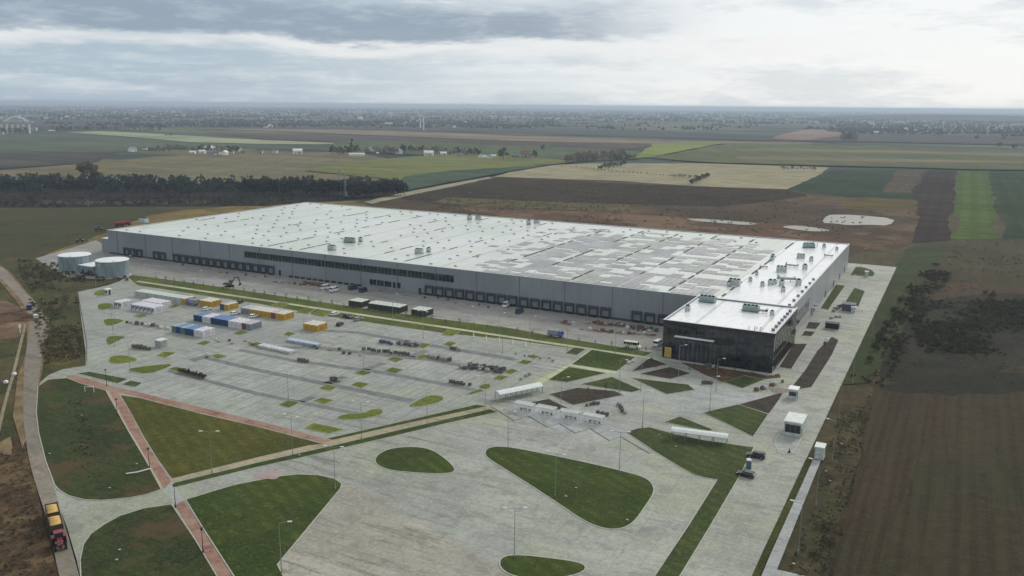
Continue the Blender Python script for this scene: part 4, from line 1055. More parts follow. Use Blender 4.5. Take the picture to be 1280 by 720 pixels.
def park(kd, a, b, lab, grp=None):
    p = (at(*a)+at(*b))/2; kd.put((p.x, p.y, 0.03), yaw_of(a, b), lab, grp)
park(k_hat,(943,598),(922,593),'black hatchback on the service road below the portable toilet')
park(k_suv,(954,573.5),(936,570.5),'black off-road car on the service road above the portable toilet')
park(k_bus,(783,434),(798,436),'cream minibus parked at the yard end near the office')
park(k_van,(819,434),(826,430),'white van with dark windows at the office corner')
park(k_van,(629,386),(637,380.5),'white van backed up to the dock doors')
park(k_nvy,(644,394),(655,388.5),'dark blue van beside the dock doors')
park(k_van,(402,362.5),(414,360),'white van in the yard beside the red bundles, rear one')
park(k_van,(412,366),(424,362.5),'white van in the yard beside the red bundles, front one')
park(k_nvy,(436,363),(447,360.5),'dark blue van left of two at the leveller pits')
park(k_nvy,(449,366.5),(459,363),'dark blue van right of two at the leveller pits')
park(k_whi,(413,395.5),(424,392.5),'white car on the turf edge beside two darker cars')
park(k_suv,(428,396),(442,399),'black off-road car between a white and a grey car')
park(k_gry,(442,402),(454,399),'grey car at the right end of three by the green strip')
park(k_hat,(421,409),(429,404.5),'small black car right of the lone yellow container block')
park(k_whi,(255,388.5),(262,387),'white car in front of the block of three yellow containers')
park(k_whi,(289,394.5),(299,392),'white car behind the long mixed container row, left one')
park(k_whi,(312,398),(322,395.5),'white car behind the long mixed container row, right one')
park(k_hat,(298,380),(303,377.5),'dark car beside the small pair of containers')
park(k_whi,(45.5,400.5),(44.5,394.5),'white car driving on the dusty access road')
park(k_nvy,(37,389),(36,384),'dark blue van on the dusty access road ahead of the white car')

# small blue lorries
def lorry(paint, boxm):
    t = thing('box_lorry', 'x', 'lorry')
    b = MB(); b.box(1.3,2.9,-1.05,1.05,0.5,1.35); b.frustum((1.3,2.9,-1.05,1.05),(1.35,2.5,-0.98,0.98),1.35,2.4); b.build('cab', paint, t)
    b = MB(); b.frustum((2.50,2.93,-0.92,0.92),(2.30,2.56,-0.85,0.85),1.4,2.25); b.build('window', GLASS, t)
    b = MB(); b.box(-3.0,1.2,-1.1,1.1,0.85,2.6); b.build('cargo_box', boxm, t)
    b = MB(); b.box(-3.0,2.7,-0.5,0.5,0.45,0.84); b.build('chassis', BLACK, t)
    for x in (-2.0, 2.0):
        for s in (-1, 1):
            q = MB(); q.tube((x,s*0.8,0.42),(x,s*1.08,0.42),0.42,n=14); wo_ = q.build('wheel', DARK, t)
            q = MB(); q.tube((x,s*1.081,0.42),(x,s*1.1,0.42),0.24,n=10); q.build('rim', RIM, wo_)
    for s in (-1, 1):
        q = MB(); q.box(2.88,2.94,s*0.8-0.15,s*0.8+0.15,0.7,0.9); q.build('headlight', LAMPGL, t)
    return t
kl = Kind(lorry(PBL, CC['grey']))
park(kl,(689,420),(701,421.5),'small lorry with a blue cab at the yard edge behind the minibus')
park(kl,(247,382),(235,380),'small lorry with a blue cab beside the long grey-green cabin block')

# tractor with two grain trailers on the access road
ya = math.atan2(-9.1, 16.2)
RED = plain('tractor_red', L(128,44,52), 0.4, 0, 0.5, var=0.2)
base = Vector((277.6,-224.6,0.02)); dirv = Vector((math.cos(ya), math.sin(ya), 0))
def big_wheel(par, x, y, r, wd, rimmat):
    q = MB(); q.tube((x,y-wd/2,r),(x,y+wd/2,r),r,n=22)
    for i in range(16):
        a = 2*math.pi*i/16; c, s = math.cos(a)*(r+0.02), math.sin(a)*(r+0.02)
        q.box(x+c-0.05,x+c+0.05,y-wd/2,y+wd/2,r+s-0.05,r+s+0.05)
    w_ = q.build('wheel', DARK, par)
    q = MB(); sgn = 1 if y > 0 else -1; q.tube((x,y+sgn*(wd/2+0.002),r),(x,y+sgn*(wd/2+0.03),r),r*0.58,n=14); q.build('rim', rimmat, w_)
def trailer():
    t = thing('grain_trailer', 'x', 'trailer', (0,0,0), 0, 'grain trailers behind the tractor')
    b = MB(); x0,x1,y0,y1 = -2.6,2.6,-1.22,1.22; z0,z1 = 1.15,2.55; th = 0.09
    b.box(x0,x1,y0,y1,z0,z0+0.1); b.box(x0,x1,y0,y0+th,z0+0.1,z1); b.box(x0,x1,y1-th,y1,z0+0.1,z1); b.box(x0,x0+th,y0+th,y1-th,z0+0.1,z1); b.box(x1-th,x1,y0+th,y1-th,z0+0.1,z1)
    for i in range(6):
        for s in (y0-0.05, y1): b.box(x0+i*0.98+0.1,x0+i*0.98+0.2,s,s+0.05,z0,z1)
    b.build('tipping_body', plain('trailer_brown', L(70,58,48), 0.6), t)
    b = MB(); b.box(-2.7,2.7,-0.5,0.5,0.8,1.14); b.tube((2.6,0,0.85),(3.6,0,0.7),0.1,n=6); b.build('chassis', BLACK, t)
    for x in (-1.7, 1.6):
        for s in (-1, 1): big_wheel(t, x, s*0.95, 0.5, 0.38, RED)
    return t
def heap():
    b = MB(); n = 12; vs = []; fs = []
    for i in range(n+1):
        for j in range(n+1):
            x = -2.48+4.96*i/n; y = -1.1+2.2*j/n
            e = (1-abs(2*i/n-1)**2.2)*(1-abs(2*j/n-1)**2.2)
            vs.append((x, y, 2.28+0.62*e+random.uniform(-.03,.03)))
    for i in range(n):
        for j in range(n):
            a = i*(n+1)+j; fs.append((a,a+n+1,a+n+2,a+1))
    m0 = len(vs)
    ring_ = [(-2.48,-1.1),(2.48,-1.1),(2.48,1.1),(-2.48,1.1)]
    b.add(vs, fs); b.box(-2.48,2.48,-1.1,1.1,1.28,2.27)
    return b.build('grain_heap', soil('grain', L(206,172,108), L(180,146,88), scale=0.8), smooth=False)
kt = Kind(trailer())
h0 = heap()
for i, (d, lab) in enumerate(((3.4,'front'),(-2.9,'rear'))):
    pos = base + dirv*(d+2.6)
    kt.put(pos, ya, 'brown tipping trailer full of grain, the '+('one hitched to the tractor' if i == 0 else 'rearmost of the road train'))
    hh = h0 if i == 0 else h0.copy()
    if i: COL.objects.link(hh)
    hh.location = pos; hh.rotation_euler.z = ya
    tag(hh, 'pale grain heap filling the '+('trailer next to the tractor' if i == 0 else 'last trailer of the road train'), 'grain', 'grain heaps in the trailers')
t = thing('tractor', 'dark red farm tractor towing two grain trailers on the access road', 'tractor', base+dirv*13.0, ya)
b = MB(); b.box(0.6,2.7,-0.42,0.42,1.0,1.85); b.frustum((0.6,2.75,-0.45,0.45),(0.6,2.6,-0.32,0.32),1.85,2.0); b.build('bonnet', RED, t)
b = MB(); b.box(-1.3,2.6,-0.35,0.35,0.6,1.0); b.build('chassis', BLACK, t)
b = MB(); b.frustum((-1.0,0.6,-0.8,0.8),(-0.9,0.45,-0.72,0.72),1.2,2.85); cb = b.build('cab', BLACK, t)
b = MB(); b.box(-1.05,0.6,-0.85,0.85,2.85,3.02); b.build('cab_roof', RED, t, bevel=0.05)
b = MB(); b.frustum((-0.9,0.5,-0.83,0.83),(-0.8,0.38,-0.75,0.75),1.6,2.75); b.frustum((0.45,0.64,-0.7,0.7),(0.35,0.5,-0.62,0.62),1.65,2.75); b.build('window', GLASS, cb)
for s in (-1, 1):
    big_wheel(t, -0.6, s*1.05, 0.9, 0.55, RED); big_wheel(t, 2.1, s*0.95, 0.62, 0.42, RED)
    b = MB(); b.box(-1.3,0.2,s*1.05-0.3,s*1.05+0.3,1.82,1.92); b.build('mudguard', RED, t)
    b = MB(); b.box(2.72,2.77,s*0.25-0.1,s*0.25+0.1,1.5,1.7); b.build('headlight', LAMPGL, t)
b = MB(); b.tube((1.2,0.5,1.9),(1.2,0.5,2.9),0.06,n=8); b.build('exhaust', BLACK, t)

# excavator
p = at(287,358.5)
t = thing('excavator', 'dark tracked excavator with its boom folded in the loading yard', 'excavator', (p.x,p.y,0.01), math.radians(15))
OC = plain('excavator_paint', L(92,88,72), 0.5)
for s in (-1, 1):
    b = MB(); b.side([(-1.9,0.35),(-1.6,0.05),(1.6,0.05),(1.9,0.35),(1.7,0.8),(-1.7,0.8)], s*1.1-0.3, s*1.1+0.3); b.build('track', DARK, t)
b = MB(); b.tube((0,0,0.8),(0,0,1.1),0.9,n=16); b.build('turntable', BLACK, t)
b = MB(); b.box(-2.2,1.0,-1.3,1.3,1.1,2.1); b.build('house', OC, t, bevel=0.08)
b = MB(); b.box(-2.7,-2.2,-1.3,1.3,1.1,2.0); b.build('counterweight', BLACK, t, bevel=0.08)
b = MB(); b.box(-0.4,1.4,0.35,1.3,2.1,3.1); b.frustum((-0.4,1.4,0.35,1.3),(-0.3,1.15,0.4,1.25),3.1,3.2); cb = b.build('cab', OC, t)
b = MB(); b.box(1.401,1.42,0.42,1.22,2.2,3.0); b.box(-0.2,1.2,1.301,1.32,2.3,3.0); b.build('window', GLASS, cb)
b = MB(); b.side([(0.9,1.6),(1.3,1.5),(3.3,4.6),(5.2,4.9),(5.2,5.3),(3.0,5.1)], -0.35, 0.05); b.build('boom', OC, t)
b = MB(); b.side([(5.0,5.4),(5.5,5.3),(6.1,2.2),(5.8,2.1),(4.9,4.6)], -0.3, 0.0); b.build('arm', OC, t)
b = MB(); b.side([(5.7,2.2),(6.3,2.3),(6.3,1.3),(5.5,0.9),(5.0,1.3),(5.6,1.5)], -0.7, 0.4); b.build('bucket', BLACK, t)

# portable toilet, kiosks, huts
p = at(935.5,585)
t = thing('portable_toilet', 'blue-grey portable toilet with a white roof between two black cars', 'toilet', (p.x,p.y,0.01), math.radians(20))
b = MB(); b.box(-0.6,0.6,-0.6,0.6,0.1,2.15); b.build('shell', plain('toilet_blue', L(104,136,150), 0.5), t, bevel=0.04)
b = MB(); b.frustum((-0.63,0.63,-0.63,0.63),(-0.4,0.4,-0.4,0.4),2.15,2.42); b.build('roof', WHITE, t)
b = MB(); b.box(-0.42,0.42,-0.64,-0.605,0.2,2.0); b.build('door', plain('toilet_door', L(66,92,104), 0.5), t)
b = MB(); b.box(-0.62,0.62,-0.62,0.62,0,0.1); b.build('skid', DARK, t)

def kiosk(name, label, cx, cy, w, d, h, wallm, roofm, win=True, rz=0.0):
    t = thing(name, label, 'kiosk', (cx,cy,0.01), rz)
    b = MB(); b.box(-w/2,w/2,-d/2,d/2,0.15,h); b.build('wall', wallm, t)
    b = MB(); b.box(-w/2-0.2,w/2+0.2,-d/2-0.2,d/2+0.2,h,h+0.3); b.build('roof', roofm, t)
    b = MB(); b.box(-w/2-0.1,w/2+0.1,-d/2-0.1,d/2+0.1,0,0.15); b.build('plinth', M['kerb'], t)
    if win:
        b = MB(); b.box(-w/2+0.3,w/2-0.3,-d/2-0.05,-d/2-0.004,1.1,h-0.6); o = b.build('window', GLASS, t)
        b = MB(); 
        for i in range(4): b.box(-w/2+0.3+i*(w-0.6)/3-0.04,-w/2+0.3+i*(w-0.6)/3+0.04,-d/2-0.09,-d/2-0.052,1.1,h-0.6)
        b.build('window_frame', STEEL, o)
        b = MB(); b.box(w/2+0.004,w/2+0.06,-d/2+0.6,-d/2+1.6,0.2,2.3); b.build('door', GLASS, t)
    return t
KW = plain('kiosk_panel', L(176,184,182), 0.55); KR = plain('kiosk_roof', L(206,212,204), 0.5)
p = at(989.5,545)
kiosk('gatehouse','white flat-roofed gatehouse with a dark window band on the service road island',p.x+0.2,p.y+3.4,4.6,7.6,4.0,KW,KR)
bx = MB(); bx.tube((0,0,0),(0,0,0.3),0.5,0.35,n=10); bx.tube((0,0,0.3),(0,0,1.0),0.16,n=8)
q = at(986.5,566); tag(bx.build('bollard', BLACK, None, (q.x,q.y,0.02)), 'single black bollard on the nose of the gatehouse island', 'bollard')
p = at(1021.5,573)
kiosk('gatehouse','small pale hut on the footpath beside the narrow verge',p.x+0.4,p.y+1.0,2.1,3.2,3.1,KW,KR,False)
p = at(990.5,499)
kiosk('cabin','small white cabin with an open door beside the dark soil bed',p.x,p.y+1.6,2.6,3.4,3.0,KW,WHITE)
p = at(1083,346)
kiosk('cabin','tiny white hut on the turf at the far road end',p.x,p.y,1.6,1.6,2.8,KW,WHITE,False)
t = kiosk('shed','dark blue-grey shed on the service road beside the side wall',404.2,67.5,5.4,5.2,2.9,plain('slate_panel', L(70,78,92), 0.55),plain('slate_roof', L(84,90,104), 0.6),False)
t = kiosk('shed','black low bin enclosure between two soil beds by the side wall',402.2,30.5,5.2,3.0,2.2,BLACK,plain('black_roof', L(54,58,54), 0.6),False)
p = at(1066,391); kiosk('cabin','small white booth touching the dark blue-grey shed',p.x,p.y+0.8,1.6,1.8,2.4,KW,WHITE,False)
p = at(133,369); kiosk('cabin','little white hut at the top left corner of the car park',p.x,p.y+1,2.2,2.2,2.6,KW,WHITE)
p = at(198,435); kiosk('cabin','single pale box hut near the left end of the car park',p.x,p.y+1.4,2.8,3.0,2.7,plain('box_grey', L(150,150,150), 0.6),KR,False)

# the island the gatehouse stands on
sheet('kerb', chaikin([at(x,y).xy for x,y in ((967,552),(973,540),(1006,530),(1003,546),(996,562),(988,569),(973,568))],2), 0.10, M['kerb'], thick=0.1)
sheet('paved_island', chaikin(offset([at(x,y).xy for x,y in ((967,552),(973,540),(1006,530),(1003,546),(996,562),(988,569),(973,568))],-0.35),2), 0.106, M['greypath'])

# shelters
def shelter():
    t = thing('smoking_shelter', 'x', 'shelter', (0,0,0), 0, 'glazed shelters on the plaza')
    gm = bpy.data.materials.get('shelter_glass')
    if not gm:
        kk = NT('shelter_glass'); gm = kk.out((0.6,0.68,0.68), 0.08); kk.b.inputs['Alpha'].default_value = 0.25
    rm_ = NT('milky_roof_sheet'); rmm = rm_.out((0.62,0.66,0.64), 0.2); rm_.b.inputs['Alpha'].default_value = 0.45
    b = MB(); b.box(-0.15,5.95,-0.15,2.15,2.48,2.52); b.build('roof', rmm, t)
    b = MB(); b.box(-0.2,6.0,-0.2,-0.12,2.45,2.55); b.box(-0.2,6.0,2.12,2.2,2.45,2.55); b.build('roof_rail', WHITE, t)
    for x in (0,1.45,2.9,4.35,5.8):
        for y in (0,2.0):
            q = MB(); q.box(x-0.05,x+0.05,y-0.05,y+0.05,0,2.44); q.build('post', WHITE, t)
    q = MB(); q.box(0.06,5.74,1.99,2.01,0.15,2.3)
    q.build('glass_panel', gm, t)
    q = MB(); q.box(1.2,4.6,1.4,1.8,0.42,0.5); q.box(1.4,1.5,1.4,1.8,0,0.42); q.box(4.3,4.4,1.4,1.8,0,0.42); q.build('bench', DARK, t)
    return t
ks = Kind(shelter())
for i, (x, y) in enumerate(((333.2,-117.2),(340.1,-116.9),(347.5,-116.7),(354.8,-116.4))):
    ks.put((x, y, 0.015), 0, ORD[i]+' flat-roofed glazed shelter from the left on the plaza')
def bikeshed(n):
    t = thing('bike_shed', 'x', 'bike shed', (0,0,0), 0, 'long bike sheds')
    Ls = n*3.7
    prof = [(-0.2,2.25),(0.6,2.75),(1.4,2.9),(2.2,2.75),(3.0,2.25),(2.95,2.15),(2.2,2.62),(1.4,2.77),(0.6,2.62),(-0.15,2.15)]
    b = MB(); M4 = Matrix.Rotation(math.pi/2, 4, 'Z')
    b.side(prof, -Ls-0.2, 0.2, M=Matrix.Rotation(math.pi/2, 4, 'Z')); b.build('roof', plain('shed_roof', L(206,212,208), 0.35, var=0.1), t)
    for i in range(n+1):
        for y in (0.05, 2.75):
            q = MB(); q.box(i*3.7-0.07,i*3.7+0.07,y-0.07,y+0.07,0,2.3); q.build('post', GALV, t)
    for i in range(n*4):
        q = MB(); x = 0.5+i*0.92
        for d in (0,0.5): q.tube((x,0.7+d,0),(x,0.7+d,0.9),0.035,n=5)
        q.tube((x,0.7,0.9),(x,1.2,0.9),0.035,n=5); q.build('bike_stand', STEEL, t)
    q = MB(); q.box(0.1,Ls-0.1,2.74,2.76,0.2,2.1); q.build('glass_panel', bpy.data.materials['shelter_glass'], t)
    return t
kb = Kind(bikeshed(4))
a, b2 = at(625,502.5), at(678,491.5); d = b2-a
kb.put((a.x,a.y,0.015), math.atan2(d.y,d.x), 'long white-roofed bike shed behind the plaza shelters', None, d.length/14.8)
a, b2 = at(839,549), at(908,558); d = b2-a
kb.put((a.x,a.y,0.14), math.atan2(d.y,d.x), 'long white-roofed bike shed on the turf by the service road', None, d.length/14.8)

# ------------------------------------------------------------------ lamps
def lamp(h, arms, name='street_lamp'):
    t = thing(name, 'x', 'lamp', (0,0,0), 0, 'tall street lamps' if h > 7 else 'path lamps')
    b = MB(); b.tube((0,0,0),(0,0,h),0.09,0.045,n=8); b.build('pole', GALV if h > 7 else BLACK, t)
    b = MB(); b.tube((0,0,0),(0,0,0.6),0.2,0.16,n=8); b.build('base', GALV if h > 7 else BLACK, t)
    for s in arms:
        b = MB(); b.tube((0,0,h-0.05),(s*1.7,0,h+0.25),0.045,n=6); ar = b.build('arm', GALV if h > 7 else BLACK, t)
        b = MB(); b.box(s*1.7-0.1 if s>0 else s*1.7-0.75, s*1.7+0.75 if s>0 else s*1.7+0.1, -0.17,0.17,h+0.2,h+0.34); b.build('lamp_head', LAMPGL if h > 7 else BLACK, ar)
    return t
k2 = Kind(lamp(10.5, (-1, 1))); k1 = Kind(lamp(10.5, (1,)))
kp = Kind(lamp(5.0, (), 'path_lamp')); 
b = MB(); b.tube((0,0,5.0),(0,0,5.4),0.22,0.34,n=12); b.build('lamp_head', BLACK, kp.root); index(kp.root)
LP = [((643,697),2,'on the small lawn tip at the bottom edge'),((694,621),2,'on the lower edge of the large wedge lawn'),((774,591),2,'on the upper edge of the large wedge lawn'),
 ((352,717),1,'on the corner of the big left lawn'),((419,612),2,'on the rounded end of the big left lawn'),((366,569),2,'beside the olive triangle lawn and cream path'),((265,591),2,'in the lower middle of the olive triangle lawn'),
 ((452,549.5),2,'on the cream path below the lobed turf island'),((534,531),2,'halfway up the cream path'),((606.5,514),2,'at the top end of the cream path'),((635,561),2,'by the left end of the large wedge lawn'),
 ((361,506),2,'on the turf island left of the parking bands'),((455,465),2,'on the turf island above the third parking band'),((529,423),2,'at the turf island near the green strip'),((887,514),1,'on the plaza near the trapezoid lawn'),
 ((803,535),1,'at the tip of the plaza lawn'),((774,491),1,'beside the plaza triangle lawns'),((801,489),1,'right of the plaza triangle lawns'),((895,489),1,'on the plaza in front of the office lawn'),((701,515),1,'behind the third plaza shelter'),
 ((141,411),2,'on the third turf island at the left edge'),((143,433),2,'on the fourth turf island at the left edge'),((163,466),2,'on the pointed turf island at the lower left'),((399,394),1,'on the green strip behind the yellow row'),
 ((491,399),1,'behind the long dark green container group'),((585,416),1,'on the green strip above the white posts, left'),((624,425),1,'on the green strip above the white posts, right'),((662,430),1,'on the green strip beyond the white posts'),
 ((709,438),1,'on the small turf patch left of the minibus'),((769,441),1,'on the footpath left of the minibus'),((248,366),1,'on the green strip behind three yellow containers'),((178,357),1,'on the green strip near the tanks'),
 ((1076,334),1,'at the far end behind the side wall'),((848,470),1,'between the soil triangles before the office'),((160,345),1,'at the near tank beside the yard'),
 ((120,359),1,'at the top left corner of the car park'),((628,441),1,'standing alone in the upper right car park')]
for (px, n, where) in LP:
    q = at(*px); (k2 if n == 2 else k1).put((q.x,q.y,0.02), random.choice((0.0, 0.35, 0.5)) if n == 2 else math.radians(32), 'grey '+('double' if n == 2 else 'single')+'-armed street lamp '+where)
RV = ['left of the bright turf','by the long dark soil bed','by the small white cabin','by the gatehouse','by the small pale hut','by the footpath','at the bright margin']
for i, px in enumerate(((1072,372),(1066,479),(1049,523),(1040.5,575),(1020,631),(998,690),(1090,420))):
    q = at(*px); k1.put((q.x,q.y,0.0), math.pi*0.98, 'tall grey street lamp on the rough verge, '+RV[i])
for px, w in (((133.5,482),'at the junction of both brick paths'),((187,586),'halfway down the brick path beside the olive lawn'),((219.5,634),'below the path crossing'),((254,691),'on the lower brick path near the bottom'),((147,521),'on the upper brick path')):
    q = at(*px); kp.put((q.x,q.y,0.02), 0, 'slim black path lamp '+w)

# ------------------------------------------------------------------ fence with posts at the left edge of the car park
fe = thing('fence', 'low wire fence with grey posts along the left edge of the car park', 'fence', (0,0,0))
pts = [at(x,y) for x,y in ((97,366),(103,398),(108.5,430),(108.5,456))]
fp = None
for i in range(3):
    a, b2 = pts[i], pts[i+1]; n = max(2, int((b2-a).length/3.2))
    for j in range(n):
        q = a.lerp(b2, j/n)
        if fp is None:
            m = MB(); m.box(-0.09,0.09,-0.09,0.09,0,1.15); fp = m.build('fence_post', plain('post_dark', L(92,90,80), 0.8), fe, (q.x,q.y,0)); 
        else:
            c = fp.copy(); COL.objects.link(c); c.parent = fe; c.location = (q.x,q.y,0)
    m = MB()
    for z in (0.5,1.0): m.tube((a.x,a.y,z),(b2.x,b2.y,z),0.03,n=5)
    m.build('rail', STEEL, fe)

# white marker posts along the hedge bed
mp = MB(); mp.frustum((-0.25,0.25,-0.25,0.25),(-0.07,0.07,-0.07,0.07),0,1.9); o0 = None
for i, px in enumerate(((592,422),(608,425),(624,427.5),(641,430.5),(657,433))):
    q = at(*px)
    o = mp.build('marker_post', WHITE) if o0 is None else o0.copy()
    if o0 is not None: COL.objects.link(o)
    o0 = o0 or o; o.location = (q.x,q.y,0)
    tag(o, ORD[i]+' from the left of the white tapering posts below the green strip', 'post', 'white posts below the green strip')
# manholes
STG0 = plain('cover_concrete', L(150,150,142), 0.8)
mh = Kind(thing('manhole', 'x', 'manhole', (0,0,0), 0, 'concrete manholes'))
m = MB(); m.tube((0,0,-0.1),(0,0,0.16),0.36,n=14); m.build('ring', M['darkkerb'], mh.root); m = MB(); m.tube((0,0,0.16),(0,0,0.2),0.28,n=12); m.build('cover', STG0, mh.root); index(mh.root)
for px, w in (((62,568),'by the road edge of the weedy lawn'),((171,581),'beside the upper brick path'),((137,611),'near the curved edge of the weedy lawn'),((146,701),'low on the lower left lawn'),((149.5,688.5),'middle of the lower left lawn'),((374,570),'on the lower strip lawn by the cream path'),
    ((720,611),'right one of two on the large wedge lawn'),((707.5,621.5),'left one of two on the large wedge lawn'),((784,651),'at the bottom corner of the large wedge lawn'),((1052,556),'upper one on the rough verge'),((1032,590),'second highest on the rough verge'),((1037,602),'third highest on the rough verge'),((992,706),'lowest on the rough verge'),((824,544.5),'on the plaza lawn near its bike shed'),((845,559),'on the plaza lawn below its bike shed'),((102,520),'at the top of the weedy lawn')):
    q = at(*px); mh.put((q.x,q.y,0.12), 0, 'small pale concrete manhole '+w)
# odd things on the lawns
a, c_, b2 = at(157.5,593.5), at(172,591.5), at(188,587)
m = MB(); m.tube((a.x,a.y,0.3),(c_.x,c_.y,0.3),0.16,n=8); m.tube((c_.x,c_.y,0.3),(b2.x,b2.y,0.3),0.16,n=8); tag(m.build('drain_pipe', WHITE), 'long white pipe lying on the weedy lawn beside the brick path', 'pipe')
q = at(112,490.5)
t = thing('goal_frame', 'white tubular frame like a small goal on bare ground beside the brick path', 'frame', (q.x,q.y,0.13), math.radians(20))
for x in (-1.5,1.5):
    m = MB(); m.tube((x,0,0),(x,0,1.7),0.09,n=6); m.build('post', WHITE, t)
m = MB(); m.tube((-1.5,0,1.7),(1.5,0,1.7),0.09,n=6); m.build('crossbar', WHITE, t)
for px, w, nm in (((18,469),'beside the narrow field track','bag'),((7.5,479),'at the outer side of the field track','bag')):
    q = at(*px); m = MB(); m.frustum((-0.5,0.5,-0.5,0.5),(-0.6,0.6,-0.55,0.55),0,0.7); m.frustum((-0.6,0.6,-0.55,0.55),(-0.2,0.2,-0.2,0.2),0.7,1.0)
    tag(m.build('bulk_bag', WHITE, None, (q.x,q.y,0.03), 0.4, bevel=0.06), 'white bulk bag '+w, 'bag', 'white bulk bags')
q = at(25.5,416); m = MB(); m.tube((0,0,0),(0,0,3.4),0.18,n=10); m.frustum((-0.4,0.4,-0.25,0.25),(-0.4,0.4,-0.25,0.25),2.0,3.2); tag(m.build('vent_pipe', WHITE, None, (q.x,q.y,0)), 'white upright pipe post beside the field track at far left', 'post')

# ------------------------------------------------------------------ stacks, bundles and rubble
def slabs(px4, h, n, mat, name, label, grp=None):
    p = [at(x,y) for x,y in px4]; c = sum(p, Vector())/4; d = p[1]-p[0]
    t = thing(name, label, 'stack', (c.x,c.y,0.01), math.atan2(d.y,d.x), grp)
    Ls = d.length; W = (p[3]-p[0]).length
    for i in range(n):
        a = -Ls/2+i*Ls/n
        m = MB(); m.box(a+0.04,a+Ls/n-0.04,-W/2,W/2,0.2,h)
        for z in range(1, 4): m.box(a+0.02,a+Ls/n-0.02,-W/2-0.02,W/2+0.02,0.2+z*(h-0.2)/4,0.23+z*(h-0.2)/4)
        m.build('bundle', mat, t)
        m = MB()
        for y in (-W/2+0.2,0,W/2-0.3): m.box(a+0.05,a+Ls/n-0.05,y,y+0.1,0,0.19)
        m.build('pallet', WOOD, t)
slabs([(357,427),(395,434),(402,432.5),(364,425.5)],1.0,5,plain('sheet_blue',L(168,182,200),0.45),'panel_stack','long line of pale blue panel bundles on pallets, the farther of two')
slabs([(322.5,434.5),(363,443),(369,440.5),(329,432)],1.0,6,plain('sheet_white',L(188,192,190),0.45),'panel_stack','long line of whitish panel bundles on pallets, the nearer of two')
STK = plain('stack_dark', L(100,99,98), 0.8, scale=3, var=0.5); STG = plain('stack_grey', L(150,152,150), 0.7, scale=3, var=0.4); TARP = plain('tarp_blue', L(66,84,110), 0.6, scale=2)
def pallet_proto(name, mat, kind):
    t = thing(name, 'x', 'pallet', (0,0,0))
    m = MB()
    for y in (-0.5,0,0.42): m.box(-0.6,0.6,y,y+0.1,0,0.1)
    for i in range(6): m.box(-0.6+i*0.21,-0.45+i*0.21,-0.5,0.52,0.10,0.13)
    m.build('pallet', WOOD, t)
    m = MB(); r = random.Random(kind)
    if kind == 1:
        for i in range(2):
            for j in range(2):
                for z in range(4):
                    if z < 3 or r.random() < 0.6: m.box(-0.55+i*0.56,-0.02+i*0.56,-0.5+j*0.51,-0.01+j*0.51,0.14+z*0.25,0.37+z*0.25)
    elif kind == 2:
        m.box(-0.55,0.55,-0.48,0.48,0.14,0.8); m.frustum((-0.55,0.55,-0.48,0.48),(-0.35,0.35,-0.3,0.3),0.8,1.05)
    else:
        for i in range(7): m.tube((-0.9,-0.42+0.14*i,0.22+0.02*(i%2)),(0.9,-0.42+0.14*i,0.22+0.02*(i%3)),0.07,n=6)
        for i in range(5): m.tube((-0.9,-0.3+0.14*i,0.36),(0.9,-0.3+0.14*i,0.36),0.07,n=6)
    m.build('load', mat, t)
    return t
PK = {'wood': Kind(pallet_proto('timber_stack', WOOD, 3)), 'dark': Kind(pallet_proto('loaded_pallet', STK, 1)), 'grey': Kind(pallet_proto('loaded_pallet', STG, 2)), 'brick': Kind(pallet_proto('brick_pallet', BRICK, 1)), 'pipe': Kind(pallet_proto('pipe_bundle', CLAY, 3)), 'tarp': Kind(pallet_proto('loaded_pallet', TARP, 2)), 'white': Kind(pallet_proto('loaded_pallet', plain('wrap_pale', L(186,188,184), 0.6, scale=2), 2))}
rp_ = random.Random(3)
def scatter(a, b, n, kinds, label, grp, s=1.5, jit=1.0, rows=1):
    A, B = at(*a), at(*b)
    for i in range(n):
        for r in range(rows):
            q = A.lerp(B, (i+0.5)/n)
            PK[rp_.choice(kinds)].put((q.x+rp_.uniform(-jit,jit)*0.5, q.y+rp_.uniform(-jit,jit)+r*2.2, 0.012), rp_.uniform(-0.3,0.3), label, grp, s*0.72*rp_.uniform(0.8,1.25))
scatter((453,437),(511,445),12,['dark'],'loaded dark pallet in the line left of the grey pallets','dark pallets in the line beside the middle parking band',1.3,0.5)
scatter((475,428),(492,431),4,['tarp'],'load under a blue tarpaulin beside the upper parking band','blue wrapped loads',1.7,0.6)
scatter((494,430),(521,434),8,['dark','grey'],'grey or dark loaded pallet beside the blue wrapped loads','mixed pallets beside the blue loads',1.4,0.8,2)
scatter((535,446),(563,452),9,['grey','dark','grey'],'pale loaded pallet in the line right of the dark pallets','pale pallets beside the middle parking band',1.4,0.4)
scatter((578,460),(630,466),14,['dark','grey','dark'],'loaded pallet in the big cluster near the right turf islands','pallets of the big right cluster',1.5,1.4,2)
scatter((560,478),(588,483),6,['dark'],'dark pallet in the short line before the right turf islands','dark pallets before the right turf islands',1.2,0.6)
scatter((563,437),(578,439),4,['dark','grey'],'loaded pallet beside the two upper turf islands','pallets beside the upper turf islands',1.4,0.7)
scatter((372,451),(386,454),3,['dark'],'dark pallet on the third parking band','dark pallets on the third parking band',1.4,0.3)
scatter((416,476),(426,478),3,['dark','grey'],'dark tall load on the lower parking band','loads on the lower parking band',1.8,0.8)
scatter((160,403),(213,412),13,['grey','dark','white'],'loaded pallet in the heap left of the frontmost container row','pallets left of the frontmost container row',1.4,1.0)
scatter((165,434),(188,438),5,['dark'],'dark low load beside the single pale box hut','dark loads beside the pale box hut',1.7,0.5)
scatter((374,356),(400,358),7,['brick'],'red bundle in the heap on the loading yard','red bundles on the loading yard',1.6,1.0,2)
scatter((340,352),(372,356),4,['pipe','brick'],'low brown bundle left of the red bundles','brown bundles left of the red ones',1.3,1.0)
